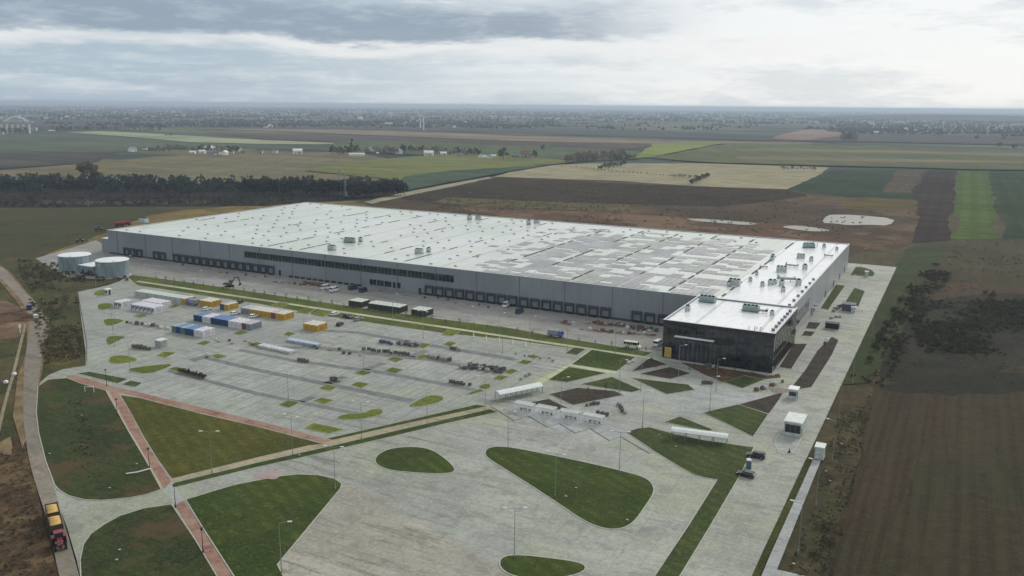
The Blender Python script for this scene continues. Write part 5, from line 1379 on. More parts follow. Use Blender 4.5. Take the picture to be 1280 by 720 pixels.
scatter((728,412),(818,420),22,['brick','pipe','wood','grey','white'],'building material bundle strewn along the right yard end, front line','bundles in the front line at the right yard end',1.5,1.5)
scatter((735,404),(815,412),20,['brick','pipe','brick','wood','dark'],'building material bundle along the right yard end, rear line','bundles in the rear line at the right yard end',1.5,1.2)
scatter((780,412),(825,416),6,['dark','white'],'pale or dark bundle near the last dock doors','bundles near the last dock doors',1.5,1.5)
scatter((702,403),(711,406),3,['brick','pipe'],'red bundle lying alone beside the right dock doors','lone red bundles beside the right dock doors',1.7,0.5)
scatter((850,448),(878,453),5,['brick','pipe'],'reddish bundle on the bare soil under the office glass','bundles under the office glass',1.7,0.8)
scatter((885,459),(897,461),3,['white','dark'],'pale heap on bare soil before the office','pale heaps before the office',1.6,0.8)
scatter((945,490),(978,478),7,['brick','dark','white'],'building rubble bundle at the office corner path','bundles at the office corner path',1.3,1.2)
scatter((1041,390),(1052,383),5,['white','dark','grey'],'pale load beside the dark blue-grey shed','loads beside the dark blue-grey shed',1.5,1.0)
scatter((1036,398),(1050,396),5,['white','grey'],'white load between the two dark sheds','white loads between the dark sheds',1.4,1.0)
scatter((1030,432),(1036,424),4,['white','dark'],'pale load at the head of the long soil bed','loads at the head of the long soil bed',1.6,1.0)
scatter((730,508),(750,505),4,['dark'],'dark bundle at the upper edge of the unpaved plaza patch','bundles at the upper edge of the plaza patch',1.1,0.4)
scatter((772,505),(782,519),5,['dark','grey'],'dark bundle at the right edge of the unpaved plaza patch','bundles at the right edge of the plaza patch',1.1,0.4)
scatter((745,516),(760,521),3,['dark'],'dark bundle at the lower edge of the unpaved plaza patch','bundles at the lower edge of the plaza patch',1.1,0.3)
scatter((878,480),(890,480),3,['dark'],'dark bundle on the plaza before the office lawn','bundles on the plaza before the office lawn',1.2,0.3)
scatter((640,442),(700,452),6,['grey','grey','dark'],'single load spaced along the upper right car park edge','loads along the upper right car park',0.9,2.0)
scatter((648,475),(664,468),3,['grey'],'grey load at the right end of the car park','grey loads at the right end of the car park',1.0,0.9)
scatter((785,455),(792,452),2,['white'],'white load beside the office access lane','white loads beside the office access lane',1.3,0.5)

scatter((215,330),(335,348),12,['grey','dark','wood','pipe'],'scattered building bundle before the left dock doors','bundles before the left dock doors',1.1,3.0)
scatter((470,362),(620,385),12,['grey','dark','wood','pipe','brick'],'scattered building bundle before the middle dock doors','bundles before the middle dock doors',1.1,3.0)
scatter((380,432),(450,446),8,['grey','dark','wood'],'scattered load right of the pale panel stacks','loads right of the pale panel stacks',1.1,2.5)
scatter((270,425),(330,432),8,['grey','dark','wood','white'],'scattered load left of the pale panel stacks','loads left of the pale panel stacks',1.1,2.5)
# debris soil heaps
def mound(name, label, px, r, h, mat, grp=None):
    q = at(*px); vs = []; fs = []; n = 18; rr = random.Random(int(px[0]))
    vs.append((0,0,h))
    for k_ in range(1, 6):
        for i in range(n):
            a = 2*math.pi*i/n; d = r*k_/5*(1+0.18*math.sin(a*3+px[0])+rr.uniform(-.08,.08))
            vs.append((d*math.cos(a)*1.3, d*math.sin(a), h*(1-(k_/5)**1.3)*(1+rr.uniform(-.15,.15)) if k_ < 5 else -0.05))
    fs += [(0, 1+i, 1+(i+1) % n) for i in range(n)]
    for k_ in range(4):
        for i in range(n):
            a = 1+k_*n+i; b_ = 1+k_*n+(i+1) % n; fs.append((a, a+n, b_+n, b_))
    m = MB(); m.add(vs, fs); return tag(m.build(name, mat, None, (q.x,q.y,0.0), 0.3, smooth=True), label, 'heap', grp)
mound('soil_heap','brown soil heap on the bare ground left of the access road',(14,397),9,2.2,M['soilbrown'])
mound('soil_heap','low reddish earth heap at the far end of the yard soil',(905,470),3,0.8,M['soilbrown'])
mound('gravel_heap','pinkish gravel heap at the edge of the big left lawn road',(337,594.5),3.0,0.35,plain('pink_gravel',L(160,140,136),0.9,scale=3))
mound('soil_heap','pale spoil heap beside the small white cabin',(975,488),3,0.9,plain('spoil',L(140,132,120),0.9,scale=2))
# red tanks and machines on the bank behind the warehouse
for i, (px, w) in enumerate((((150,283),'left'),((158,282),'right'))):
    q = at(px[0], px[1]); t = thing('red_tank_trailer', 'red tank trailer on the dry bank behind the warehouse, the '+w+' one', 'trailer', (q.x,q.y,0.1), 0.6, 'red tank trailers')
    m = MB(); m.tube((-3.2,0,2.2),(3.2,0,2.2),1.3,n=14); m.build('tank', RED, t)
    m = MB(); m.box(-3.4,3.4,-0.9,0.9,0.6,1.0); m.build('chassis', BLACK, t)
    for x in (-2.2,2.2):
        for s in (-1,1): m = MB(); m.tube((x,s*0.9,0.5),(x,s*1.2,0.5),0.5,n=12); m.build('wheel', DARK, t)
for px, w in (((124,288),'on the dry bank left of the warehouse corner'),((101,303),'on the dry bank above the water tanks')):
    q = at(*px); t = thing('loader', 'dark wheeled loader '+w, 'loader', (q.x,q.y,0.1), 0.7)
    m = MB(); m.box(-2.6,1.2,-1.1,1.1,0.9,2.0); m.build('body', OC, t, bevel=0.08)
    m = MB(); m.frustum((-0.9,0.7,-0.9,0.9),(-0.7,0.4,-0.75,0.75),2.0,3.3); m.build('cab', GLASS, t)
    m = MB(); m.side([(1.2,1.4),(3.6,0.6),(3.6,1.0),(1.2,1.9)],-0.8,0.8); m.build('arm', OC, t)
    m = MB(); m.side([(3.4,0.2),(4.6,0.2),(4.6,0.35),(3.7,0.5),(3.6,1.5),(3.4,1.5)],-1.4,1.4); m.build('bucket', BLACK, t)
    for x in (-1.8,1.3):
        for s in (-1,1): big_wheel(t, x, s*1.1, 0.8, 0.5, OC)

# ------------------------------------------------------------------ trees and scrub
from mathutils import noise as mnoise
def leafmat(name, c, var=0.5):
    k = NT(name)
    oi = k.n('ShaderNodeObjectInfo')
    col = k.mix(k.noise(0.35, 4, 0.7), c, tuple(x*(1-var) for x in c))
    col = k.mix(k.mul(k.noise(1.1, 3, 0.7, lo=0.5, hi=0.7), 0.5), col, tuple(x*1.5 for x in c))
    m = k.n('ShaderNodeMix', data_type='RGBA', blend_type='MULTIPLY'); m.inputs[0].default_value = 0.5
    rr = k.n('ShaderNodeMapRange'); k.l(oi.outputs['Random'], rr.inputs[0]); rr.inputs[3].default_value = 0.6; rr.inputs[4].default_value = 1.4
    cc = k.n('ShaderNodeCombineColor'); 
    for i in range(3): k.l(rr.outputs[0], cc.inputs[i])
    k.l(col, m.inputs[6]); k.l(cc.outputs[0], m.inputs[7])
    k.out(m.outputs[2], 0.9, 0, 0.1)
    tr = k.n('ShaderNodeBsdfTranslucent'); k.l(m.outputs[2], tr.inputs[0])          # thin leaves let light through
    ms = k.n('ShaderNodeMixShader'); ms.inputs[0].default_value = 0.4; k.l(k.b.outputs[0], ms.inputs[1]); k.l(tr.outputs[0], ms.inputs[2])
    k.l(ms.outputs[0], k.t.nodes['Material Output'].inputs['Surface'])
    return k.m
LEAF = {'green': leafmat('leaf_green', (0.085,0.098,0.052)), 'brown': leafmat('leaf_brown', (0.20,0.168,0.132)), 'dark': leafmat('needle_dark', (0.050,0.066,0.054)),
        'olive': leafmat('leaf_olive', (0.16,0.145,0.085)), 'scrub': leafmat('leaf_scrub', (0.100,0.096,0.060)), 'gold': leafmat('leaf_gold', (0.20,0.175,0.10)), 'scrub2': leafmat('leaf_thicket', (0.075,0.075,0.048)), 'litter': leafmat('leaf_litter', (0.17,0.145,0.10))}
def leaf(mb, c, s, r, mi):
    a = Vector((r.uniform(-1,1), r.uniform(-1,1), r.uniform(-0.7,0.9))).normalized(); b = a.orthogonal().normalized(); b = Matrix.Rotation(r.uniform(0,6.3),3,a) @ b
    d = a.cross(b); w = s*r.uniform(0.6,1.2); h = s*r.uniform(0.4,0.9)
    mb.add([c-b*w-d*h*0.3, c-d*h, c+b*w-d*h*0.2, c+b*0.4*w+d*h, c-b*0.5*w+d*h*0.9], [(0,1,2,3,4)], mi)
def crown(mb, r, h0, h1, rad, n, s, shape, mi):
    lobes = []
    for _ in range(9 if shape == 'round' else 6):
        t = r.random()
        if shape == 'round': z = h0+(h1-h0)*(0.15+0.75*t); rr = rad*0.62*math.sqrt(max(0.05,1-(2*(0.15+0.75*t)-0.9)**2)); lr = rad*r.uniform(0.3,0.5)
        elif shape == 'tall': z = h0+(h1-h0)*t; rr = rad*0.4; lr = rad*r.uniform(0.5,0.8)
        else: z = h0+(h1-h0)*t; rr = rad*0.5*(1-t); lr = rad*(0.15+0.55*(1-t))
        a = r.uniform(0,6.28); lobes.append((Vector((rr*math.cos(a),rr*math.sin(a),z)), lr))
    for i in range(n):
        c, lr = lobes[i % len(lobes)]
        if shape == 'cone':
            t = r.random()**1.4; q = rad*(1-t)*r.uniform(0.35,1.0)*(1+0.25*math.sin(t*40)); a = r.uniform(0,6.28)
            p = Vector((q*math.cos(a), q*math.sin(a), h0+(h1-h0)*t))
        else:
            v = Vector((r.gauss(0,1), r.gauss(0,1), r.gauss(0,0.9))).normalized()*lr*r.uniform(0.55,1.0)
            p = c+v
            if p.z < h0*0.8: p.z = h0*0.8+r.random()
        leaf(mb, p, s, r, mi)
def tree_parts(seed, h, rad, n, s, shape):
    r = random.Random(seed); tr = MB(); cr = MB(); h0 = h*(0.22 if shape != 'cone' else 0.1)
    tr.tube((0,0,0),(0.1,0.05,h*0.45),h*0.022,h*0.014,n=7); tr.tube((0.1,0.05,h*0.45),(0,0,h*0.9),h*0.014,h*0.003,n=6)
    for i in range(6 if shape != 'cone' else 0):
        a = r.uniform(0,6.28); z = h*r.uniform(0.25,0.6); L_ = rad*r.uniform(0.5,0.85)
        tr.tube((0,0,z),(L_*math.cos(a),L_*math.sin(a),z+L_*0.7),h*0.010,h*0.003,n=5)
    crown(cr, r, h0, h, rad, n, s, shape, 0)
    return tr, cr
def tree_kind(name, label, leafm, seed, h, rad, n, s, shape, group=None, cat='tree'):
    t = thing(name, label, cat, (0,0,0), 0, group); tr, cr = tree_parts(seed, h, rad, n, s, shape)
    tr.build('trunk', BARK, t); cr.build('crown', leafm, t); return Kind(t)
TREES = {}
for nm, lf, h, rad, n, s, sh in (('bare','brown',12,4.6,230,0.6,'round'),('bare2','brown',10,4.0,210,0.55,'round'),('leafy','green',13,4.8,290,0.75,'round'),('poplar','green',22,3.0,320,0.9,'tall'),('pine2','dark',12,4.2,320,0.9,'round'),('gold','olive',14,6.2,520,0.8,'round')):
    TREES[nm] = tree_kind('tree','x',LEAF[lf],hash(nm) % 97 if False else sum(map(ord,nm)),h,rad,n,s,sh)
for nm, base_ in (('bushg','leafy'),('bushb','bare2'),('fir2','pine2')):
    src = TREES[base_].root; t_ = thing('bush' if nm[0] == 'b' else 'wood_tree', 'x', 'bush' if nm[0] == 'b' else 'tree')
    for c_ in src.children:
        d_ = c_.copy(); COL.objects.link(d_); d_.parent = t_
        if nm[0] == 'b' and c_.name.startswith('trunk'): d_.name = 'stem'
    TREES[nm] = Kind(t_)
def plant(kind, px, label, group, s=1.0, z=0.0, w=1.0):
    q = at(*px); TREES[kind].put((q.x,q.y,z), random.uniform(0,6.28), label, group, (s*w, s*w, s))
rt = random.Random(21)
def clump(a, b, n, kinds, label, group, s=(0.8,1.2), dy=1.0, w=1.0):
    for i in range(n):
        t = (i+rt.uniform(0.1,0.9))/n
        plant(rt.choice(kinds), (a[0]+(b[0]-a[0])*t, a[1]+(b[1]-a[1])*t+rt.uniform(-dy,dy)), label, group, rt.uniform(*s), 0.0, w)
clump((186,191),(236,189),16,['bare','bare2'],'bare brown tree in the row right of the first farm at far left','bare trees right of the first farm',dy=1.2)
clump((238,191),(306,192),12,['bare','leafy'],'tree among the white farm buildings left of the middle','trees among the left farm buildings',dy=1.6)
clump((414,194),(438,194),7,['bare','leafy'],'bare tree left of the tall poplar','bare trees left of the tall poplar',(0.9,1.4),0.7)
plant('poplar',(439.5,194.5),'tall slender poplar rising behind the long white greenhouse',None,1.25)
plant('leafy',(446,192.5),'broad dark tree at the foot of the tall poplar',None,1.2,0,1.3)
clump((455,191),(476,191),6,['bare','bare2'],'tree right of the long white greenhouse','trees right of the long white greenhouse',(0.7,1.0))
clump((478,192),(497,192),7,['bare','bare2'],'bare tree left of the tall white house','bare trees left of the tall white house',(0.9,1.3))
clump((501,191),(507,191),3,['leafy','pine2'],'dark tree right of the tall white house','dark trees right of the tall white house',(0.9,1.1))
clump((510,190),(534,191),7,['bare','leafy'],'small tree between two white houses in the middle distance','trees between the middle white houses',(0.7,1.0))
clump((538,191),(560,193),6,['bare'],'bare tree behind the wide white house','bare trees behind the wide white house',(0.8,1.2))
clump((562,194),(604,196),9,['bare','leafy'],'tree left of the tall round-headed tree','trees left of the tall round-headed tree',(0.8,1.2))
plant('leafy',(629,200),'tall round-headed grey-green tree standing alone by the farms',None,1.5,0,1.25)
clump((636,198),(662,199),7,['bare2'],'low tree around the pinkish house','low trees around the pinkish house',(0.5,0.8))
plant('leafy',(668,198.5),'dense dark tree right of the pinkish house',None,1.05,0,1.2)
plant('leafy',(679,189),'single dark tree in the green field above the pinkish house',None,0.95)
for _ in range(46):
    t = rt.random(); plant(rt.choice(['bare','bare2','bare']), (706+76*t, 204.5-6.5*t+rt.uniform(-2.2,1.0)), 'bare brown tree in the copse left of the bright green field','bare trees of the copse', rt.uniform(0.85,1.35))
clump((764,205),(796,199),10,['bare','leafy'],'tree at the right tip of the brown copse','trees at the tip of the copse',(0.7,1.0))
clump((748,212.5),(781,207.5),14,['bushg','bushb'],'dark low bush in the slanting hedge below the copse','trees of the slanting hedge',(0.45,0.65),0.8,1.3)
clump((700,208.5),(862,222.5),34,['bushb'],'tiny bush along the thin ditch across the straw field','bushes along the straw field ditch',(0.14,0.26),0.4,1.6)
clump((862,231),(886,221.5),16,['bushg','bushb'],'dark low bush in the slanting hedge at the straw field edge','trees of the straw field hedge',(0.4,0.62),0.8,1.3)
clump((840,221),(870,222.5),8,['bushb'],'thin bush left of the straw field hedge','bushes left of the straw field hedge',(0.28,0.4),0.6,1.4)
clump((974,212),(1022,213),12,['bushb','bushb'],'brown bush at the right end of the straw field','bushes at the straw field right end',(0.3,0.55),0.8,1.4)
clump((1052,176.5),(1070,177),10,['leafy','bare'],'tall tree in the block before the right village','trees of the block before the right village',(1.5,1.9),0.8)
clump((1034,166),(1046,166),6,['leafy','bare'],'tree left of the right village','trees left of the right village',(1.2,1.7),0.8)
for px, lab in (((1221,175),'single round tree in the violet field at far right'),((1254,176),'small lone tree in the violet field, upper of two'),((1250,185),'small lone tree in the violet field, lower of two'),((1268,187),'broad dark tree at the right end of the violet field')):
    plant('leafy', px, lab, None, 1.0, 0, 1.5)
clump((1085,167),(1280,168),22,['leafy','bare'],'tree between the houses of the right village','trees of the right village',(1.0,1.9),2.6)
clump((0,167.5),(36,167.5),12,['bare','leafy'],'dark tree below the white arch bridge','trees below the arch bridge',(0.9,1.6),0.8)
clump((66,164),(132,163.5),15,['leafy','bare'],'tree in the far row right of the arch bridge','trees right of the arch bridge',(0.8,1.4),0.8)
clump((132,163),(200,164),15,['bare','leafy'],'tree in the far row left of the pale green strip','trees above the pale green strip',(0.8,1.4),0.8)
clump((240,158.5),(300,159.5),14,['leafy'],'dark tree in the far row above the tan strip','trees above the tan strip',(0.8,1.3),0.6)
clump((336,160),(372,159.5),8,['leafy','bare'],'tree behind the far white barn','trees behind the far white barn',(0.8,1.3),0.7)
clump((204,170),(216,170),3,['bushb'],'small dark bush on the pale green strip','bushes on the pale green strip',(0.5,0.7),0.3,1.5)
# golden trees over the wood
plant('gold',(111,231),'big round golden-olive tree standing over the dark wood',None,1.75,0,1.05)
plant('gold',(121,231),'second golden-olive crown leaning against the big one over the wood',None,1.1,0,1.0)
# individual dark trees along the end of the wood
clump((440,247),(506,243.5),18,['fir2'],'dark tree at the right end of the wood beside the dirt track','dark trees at the right end of the wood',(0.95,1.25),1.0,1.1)
clump((300,243),(440,244),26,['fir2'],'dark tree in the raised front of the wood behind the warehouse roof','dark trees of the raised wood front',(0.95,1.3),1.2,1.1)
clump((0,236),(300,238),44,['fir2'],'dark tree in the top row of the long wood at left','dark trees of the left wood row',(0.6,0.85),3.0,1.45)
# the rest of the wood: one mass
def mass(name, label, quads, n, hs, rs, s, per, mat, seed, kind='stuff', z=0.0, patchy=True):
    """many small crowns scattered over the ground outline given in photo survey points"""
    r = random.Random(seed); m = MB(); pts = [at(*p) for p in quads]
    for _ in range(n):
        u, v = r.random(), r.random()
        q = pts[0].lerp(pts[1], u).lerp(pts[3].lerp(pts[2], u), v)
        if patchy and mnoise.noise(Vector((q.x*0.035, q.y*0.035, seed))) < r.uniform(-0.35, 0.25): continue
        h = r.uniform(*hs); rad = r.uniform(*rs)
        for i in range(per):
            t = r.random()**0.8; a = r.uniform(0,6.28); d = rad*math.sqrt(max(0.05, 1-(1.6*t-0.6)**2))*r.uniform(0.3,1.0)
            leaf(m, Vector((q.x+d*math.cos(a), q.y+d*math.sin(a), z+h*(0.08+0.92*t))), s, r, 0)
    o = m.build(name, mat); return tag(o, label, None, None, kind)
mass('pine_wood','dark plantation wood behind the warehouse',[(-220,240),(490,242),(500,229),(-260,221)],1500,(5.5,8.5),(2.6,4.2),1.2,30,LEAF['dark'],4)
mass('heath_scrub','dark low heath scrub in front of the wood',[(-220,262),(330,256),(470,247),(-240,238)],900,(0.5,2.2),(1.5,3.2),0.8,12,leafmat('leaf_heath',(0.085,0.080,0.070)),5)
mass('heath_scrub','pale bushes between heath and field',[(60,258),(250,257),(260,254),(40,254)],60,(1.5,4),(1.5,3),0.8,20,LEAF['brown'],6)
mass('weed_scrub','yellowish weed clumps on the disturbed land',[(540,262),(800,265),(800,256),(560,248)],420,(0.3,1.2),(0.8,2.0),0.6,8,LEAF['gold'],7)
mass('weed_scrub','dark weed clumps on the fallow land',[(500,250),(1000,262),(990,240),(600,226)],420,(0.2,0.7),(0.8,2.4),0.6,7,LEAF['litter'],8)
mass('weed_scrub','weed clumps on bare land behind the warehouse',[(700,276),(1060,300),(1150,262),(760,262)],420,(0.1,0.5),(0.6,1.8),0.5,7,LEAF['litter'],9)
mass('dark_scrub','dark scrub thicket in the right fallow field',[(1150,440),(1420,450),(1420,375),(1130,372)],2800,(0.25,1.0),(0.8,2.4),0.40,14,LEAF['scrub2'],10)
mass('dark_scrub','thin scrub over the right fallow field',[(1110,480),(1400,480),(1400,300),(1190,300)],900,(0.15,0.6),(0.5,1.3),0.3,10,LEAF['litter'],12)
mass('hedge_scrub','dark hedge along the right edge of the bright margin',[(1058,470),(1104,484),(1196,330),(1166,330)],1000,(0.2,1.0),(0.8,1.7),0.36,16,LEAF['scrub2'],13)
mass('verge_weeds','coarse weeds on the rough verge',[(985,719),(1040,719),(1100,470),(1064,470)],700,(0.15,0.6),(0.3,0.9),0.2,10,LEAF['scrub'],14)
mass('verge_weeds','coarse weeds between road and car park',[(55,455),(104,450),(96,370),(30,345)],800,(0.2,1.0),(0.4,1.4),0.3,12,leafmat('leaf_weeds',(0.12,0.12,0.065)),15)
mass('verge_weeds','golden weeds on the patch beside the road',[(60,452),(98,446),(92,404),(66,410)],260,(0.3,1.2),(0.4,1.2),0.3,12,LEAF['gold'],16)
mass('verge_weeds','weeds on the bare soil left of the road',[(-30,719),(66,719),(30,560),(-20,560)],420,(0.1,0.5),(0.3,0.9),0.2,9,leafmat('leaf_drygrass',(0.13,0.105,0.06)),17)
mass('verge_weeds','weeds at the tank bank',[(30,355),(160,352),(150,335),(20,325)],420,(0.3,1.6),(0.6,1.6),0.4,14,LEAF['scrub'],18)
mass('lawn_weeds','dark weed lines on the weedy lawn',[(95,600),(130,600),(108,500),(85,500)],160,(0.08,0.3),(0.3,0.8),0.18,9,LEAF['scrub'],19)
# hedge shrubs one can tell apart
def shrub(seed, h, rad, n, s, mat):
    m = MB(); r = random.Random(seed); crown(m, r, h*0.1, h, rad, n, s, 'round', 0)
    m.tube((0,0,0),(0,0,h*0.6),0.06,0.03,n=5,mi=1)
    return m.build('shrub', [mat, BARK])
sh = Kind(shrub(3,1.5,1.0,170,0.16,LEAF['scrub']))
for i in range(13):
    q = at(226+i*2.4, 465.2+i*0.65); o = sh.put((q.x+random.uniform(-.2,.2),q.y,0.05), i, 'dark clipped shrub in the short hedge at the lower left car park','shrubs of the short hedge', random.uniform(0.9,1.25)); o['category'] = 'shrub'
s2 = Kind(shrub(8,2.6,1.7,260,0.24,LEAF['scrub']))
for i, px in enumerate(((1108,408),(1118,392),(1127,378),(1137,362),(1150,345),(1100,424),(1094,438),(1088,452),(1232,368),(1240,372))):
    q = at(*px); o = s2.put((q.x,q.y,0), i, 'dark bush in the hedge right of the service road' if i < 8 else 'dark bush standing out of the right fallow field', 'hedge bushes right of the service road' if i < 8 else 'bushes in the right fallow field', random.uniform(0.8,1.3)); o['category'] = 'shrub'
# young trees with stakes in the green strip
sap = MB(); sap.tube((0,0,0),(0,0,2.4),0.04,0.02,n=5,mi=1); r_ = random.Random(2); crown(sap, r_, 1.0, 3.0, 0.7, 60, 0.14, 'round', 0); sp0 = Kind(sap.build('young_tree', [LEAF['scrub'], BARK]))
for i in range(40):
    u = 90+i*6.6; o = sp0.put((u, -41.5+random.uniform(-.3,.3), 0.02), i, 'young tree in the row on the green strip beside the yard', 'young trees on the green strip', random.uniform(0.7,1.2)); o['category'] = 'young tree'
for i, px in enumerate(((862,466),(868,462),(880,465),(893,466),(905,472),(918,468),(940,474),(820,462),(815,456),(745,495),(757,490),(735,497),(850,448))):
    q = at(*px); o = sp0.put((q.x,q.y,0.02), i, 'young bush in the planting beds before the office', 'young bushes before the office', random.uniform(0.6,1.1)); o['category'] = 'young tree'

# ------------------------------------------------------------------ far buildings
HW = plain('house_white', L(214,215,210,0.9), 0.7, var=0.06, scale=0.2); HG = plain('house_grey', L(170,170,170), 0.8, var=0.1, scale=0.2)
RR = plain('house_roof_red', L(120,86,76), 0.8, scale=0.3); RG = plain('house_roof_grey', L(118,122,126), 0.8, scale=0.3)
def house(wallm, roofm, w=10, d=8, h=4.2, rh=3.2):
    t = thing('house', 'x', 'house', (0,0,0))
    m = MB(); m.box(-w/2,w/2,-d/2,d/2,0,h); m.side([(-d/2,h),(d/2,h),(0,h+rh)], -w/2+0.02, w/2-0.02, M=Matrix.Rotation(math.pi/2,4,'Z')); m.build('wall', wallm, t)
    m = MB()
    for s in (-1, 1):
        m.add([(-w/2-0.4,s*(d/2+0.5),h-0.3),(w/2+0.4,s*(d/2+0.5),h-0.3),(w/2+0.4,0,h+rh+0.1),(-w/2-0.4,0,h+rh+0.1),
               (-w/2-0.4,s*(d/2+0.5),h-0.05),(w/2+0.4,s*(d/2+0.5),h-0.05),(w/2+0.4,0,h+rh+0.35),(-w/2-0.4,0,h+rh+0.35)],[(0,1,2,3),(4,5,6,7),(0,1,5,4),(1,2,6,5),(2,3,7,6),(3,0,4,7)])
    rf_ = m.build('roof', roofm, t)
    m = MB(); m.box(-0.4,0.4,-0.9,-0.2,h+rh*0.6,h+rh+0.9); m.build('chimney', RR, rf_)
    for x in (-3,0.2,3):
        m = MB(); m.box(x-0.6,x+0.6,-d/2-0.06,-d/2-0.005,1.2,2.6); m.build('window', GLASS, t)
    m = MB(); m.box(1.4,2.4,-d/2-0.06,-d/2-0.005,0.05,2.1); m.build('door', BARK, t)
    return t
KH = {'wr': Kind(house(HW,RR)), 'wg': Kind(house(HW,RG)), 'gg': Kind(house(HG,RG)), 'gr': Kind(house(HG,RR)), 'ww': Kind(house(HW,HW,12,8,4.5,2.4))}
def hall(w, d, h):
    t = thing('hall', 'x', 'hall', (0,0,0))
    prof = [(-d/2,0),(-d/2,h*0.55),(-d*0.38,h*0.82),(-d*0.2,h*0.96),(0,h),(d*0.2,h*0.96),(d*0.38,h*0.82),(d/2,h*0.55),(d/2,0)]
    m = MB(); m.side(prof, -w/2, w/2, M=Matrix.Rotation(math.pi/2,4,'Z')); m.build('shell', HW, t)
    m = MB(); m.box(w/2+0.02,w/2+0.1,-2,2,0,h*0.6); m.build('gate', HG, t)
    return t
kh = Kind(hall(40,14,7)); KH['hall'] = kh
def build_at(kd, px, label, s=1.0, rz=None, grp=None):
    q = at(*px); KH[kd].put((q.x,q.y,0.3), YAW+(rz if rz is not None else rt.uniform(-0.5,0.5)), label, grp, s)
for kd, px, lab, s, rz in (('wg',(165.5,189.8),'white gabled house at the left end of the far farm row',1.2,1.3),('wr',(181.5,187.5),'small white house right of the leftmost gabled one',0.8,0),
    ('ww',(241,192.6),'low white building left in the white farm cluster',0.8,0),('ww',(253,192),'low white building second in the white farm cluster',0.9,0),('ww',(262.5,189.6),'largest bright white building of the farm cluster',1.5,0.1),('gg',(265,193.6),'grey house in front of the largest white farm building',1.0,0.1),('wr',(271.5,194),'dark-fronted house beside the white tent-like building',0.9,0),
    ('ww',(281,194),'narrow white building with a steep pointed gable',1.1,1.57),('gg',(277,193.5),'grey shed left of the steep white gable',0.7,0),('wg',(290,192),'small white shed right of the steep gable',0.6,0),('wg',(302,190),'white gabled house at the right end of the farm cluster',1.1,1.5),
    ('gr',(325,192),'greyish farm house left of the pale barn',1.0,0),('ww',(372,192.5),'pale barn with a bright end by the bare trees',1.3,0.4),('wg',(344,191.5),'small house between grey farm house and pale barn',0.8,0),
    ('wg',(462.5,188),'white gable behind the long greenhouse',0.8,1.2),('ww',(465.5,189.8),'low white shed below the white gable',0.5,0),('ww',(472,192.3),'tiny white shed right of the greenhouse',0.4,0),('wg',(498.5,192.5),'tall narrow white house in the middle distance',1.35,1.57),
    ('gr',(534.5,191),'house with a pale roof behind the wide white house',1.1,0),('ww',(536,195),'wide low white house in the middle distance',1.3,0),('ww',(554.5,194.2),'low white building right of the wide white house',0.9,0),('gg',(574,195.5),'grey house before the bare trees',0.9,0),
    ('wg',(601,197.5),'white gabled house left in the white group of the middle',0.9,1.3),('ww',(607,198),'broken white building middle in the white group',0.7,0.2),('wg',(611.5,198.3),'white building centre right in the white group',0.8,0.9),('ww',(617,197),'last white building of the white group at its right',0.7,0),
    ('gg',(643,197),'low grey house left of the pinkish house',0.9,0),('gr',(656,197.5),'low pinkish house left of the dense dark tree',1.5,0),('gr',(661,199),'small pinkish annex in front of the pinkish house',0.7,0),
    ('wr',(332,159.8),'white house left of the far barn',1.2,0),('ww',(338,159),'far white barn above the tan strip',1.3,0),('gg',(300,150.5),'pale far building above the dark field at left',1.5,0),
    ('wg',(568,159.5),'white gable among the far dark trees right of the turbines',1.3,1.3),('ww',(581,153.8),'white building above the far dark trees',1.2,0),('gg',(643,153),'grey far building with pale front, alone',2.0,0),
    ('gg',(2,168.3),'pale building at far left under the arch bridge',1.1,0),('gg',(43,163.5),'pale hall right of the arch bridge',1.6,0),('ww',(84,147.5),'white far building on the dark plain at left',1.5,0),('ww',(170,139.5),'bright far building at the left skyline',2.2,0)):
    build_at(kd, px, lab, s, rz)
build_at('hall',(446,194.6),'long white rounded greenhouse at the foot of the tall poplar',0.68,0.12)
build_at('hall',(64.5,163.8),'white rounded hall right of the arch bridge',0.45,0.6)
build_at('hall',(486,155),'long pale hall left in the far white hall group',0.8,0.05); build_at('hall',(511,152),'long white hall in the middle of the far hall group',0.8,0.0); build_at('hall',(520.5,151.5),'short white hall next to the turbines',0.55,0.0)
for i, (x, y) in enumerate(((498,157.5),(501,156.5),(504,155.5),(507,153.8),(509,156))): build_at('wg',(x,y),'small white house among the far halls left of the turbines',1.0,None,'small houses among the far halls')
# the right village: houses one can tell apart
for i in range(64):
    x = 1078+ (rt.random()**0.9)*205; y = rt.uniform(155,166.5)-(1.5 if x < 1120 else 0)
    build_at(rt.choice(['wr','wg','gg','gr','wr','ww']),(x,y),'small far house in the village on the right plain',rt.uniform(1.0,1.5),rt.uniform(0,3),'houses of the far right village')
for x, y, l_ in ((1235,165.5,'white glasshouse-like hall at the right end of the far village'),(1095,166,'low white hall at the left end of the far village')):
    build_at('hall',(x,y),l_,0.8,0.1)
# white dome tank on the far plain
q = at(450.5,149); t = thing('storage_tank', 'broad white storage tank alone on the far dark plain', 'tank', (q.x,q.y,0.3))
m = MB(); m.tube((0,0,0),(0,0,13),16,n=24); m.build('shell', HW, t); m = MB(); m.tube((0,0,13),(0,0,16),16,3,n=24); m.build('lid', HW, t)
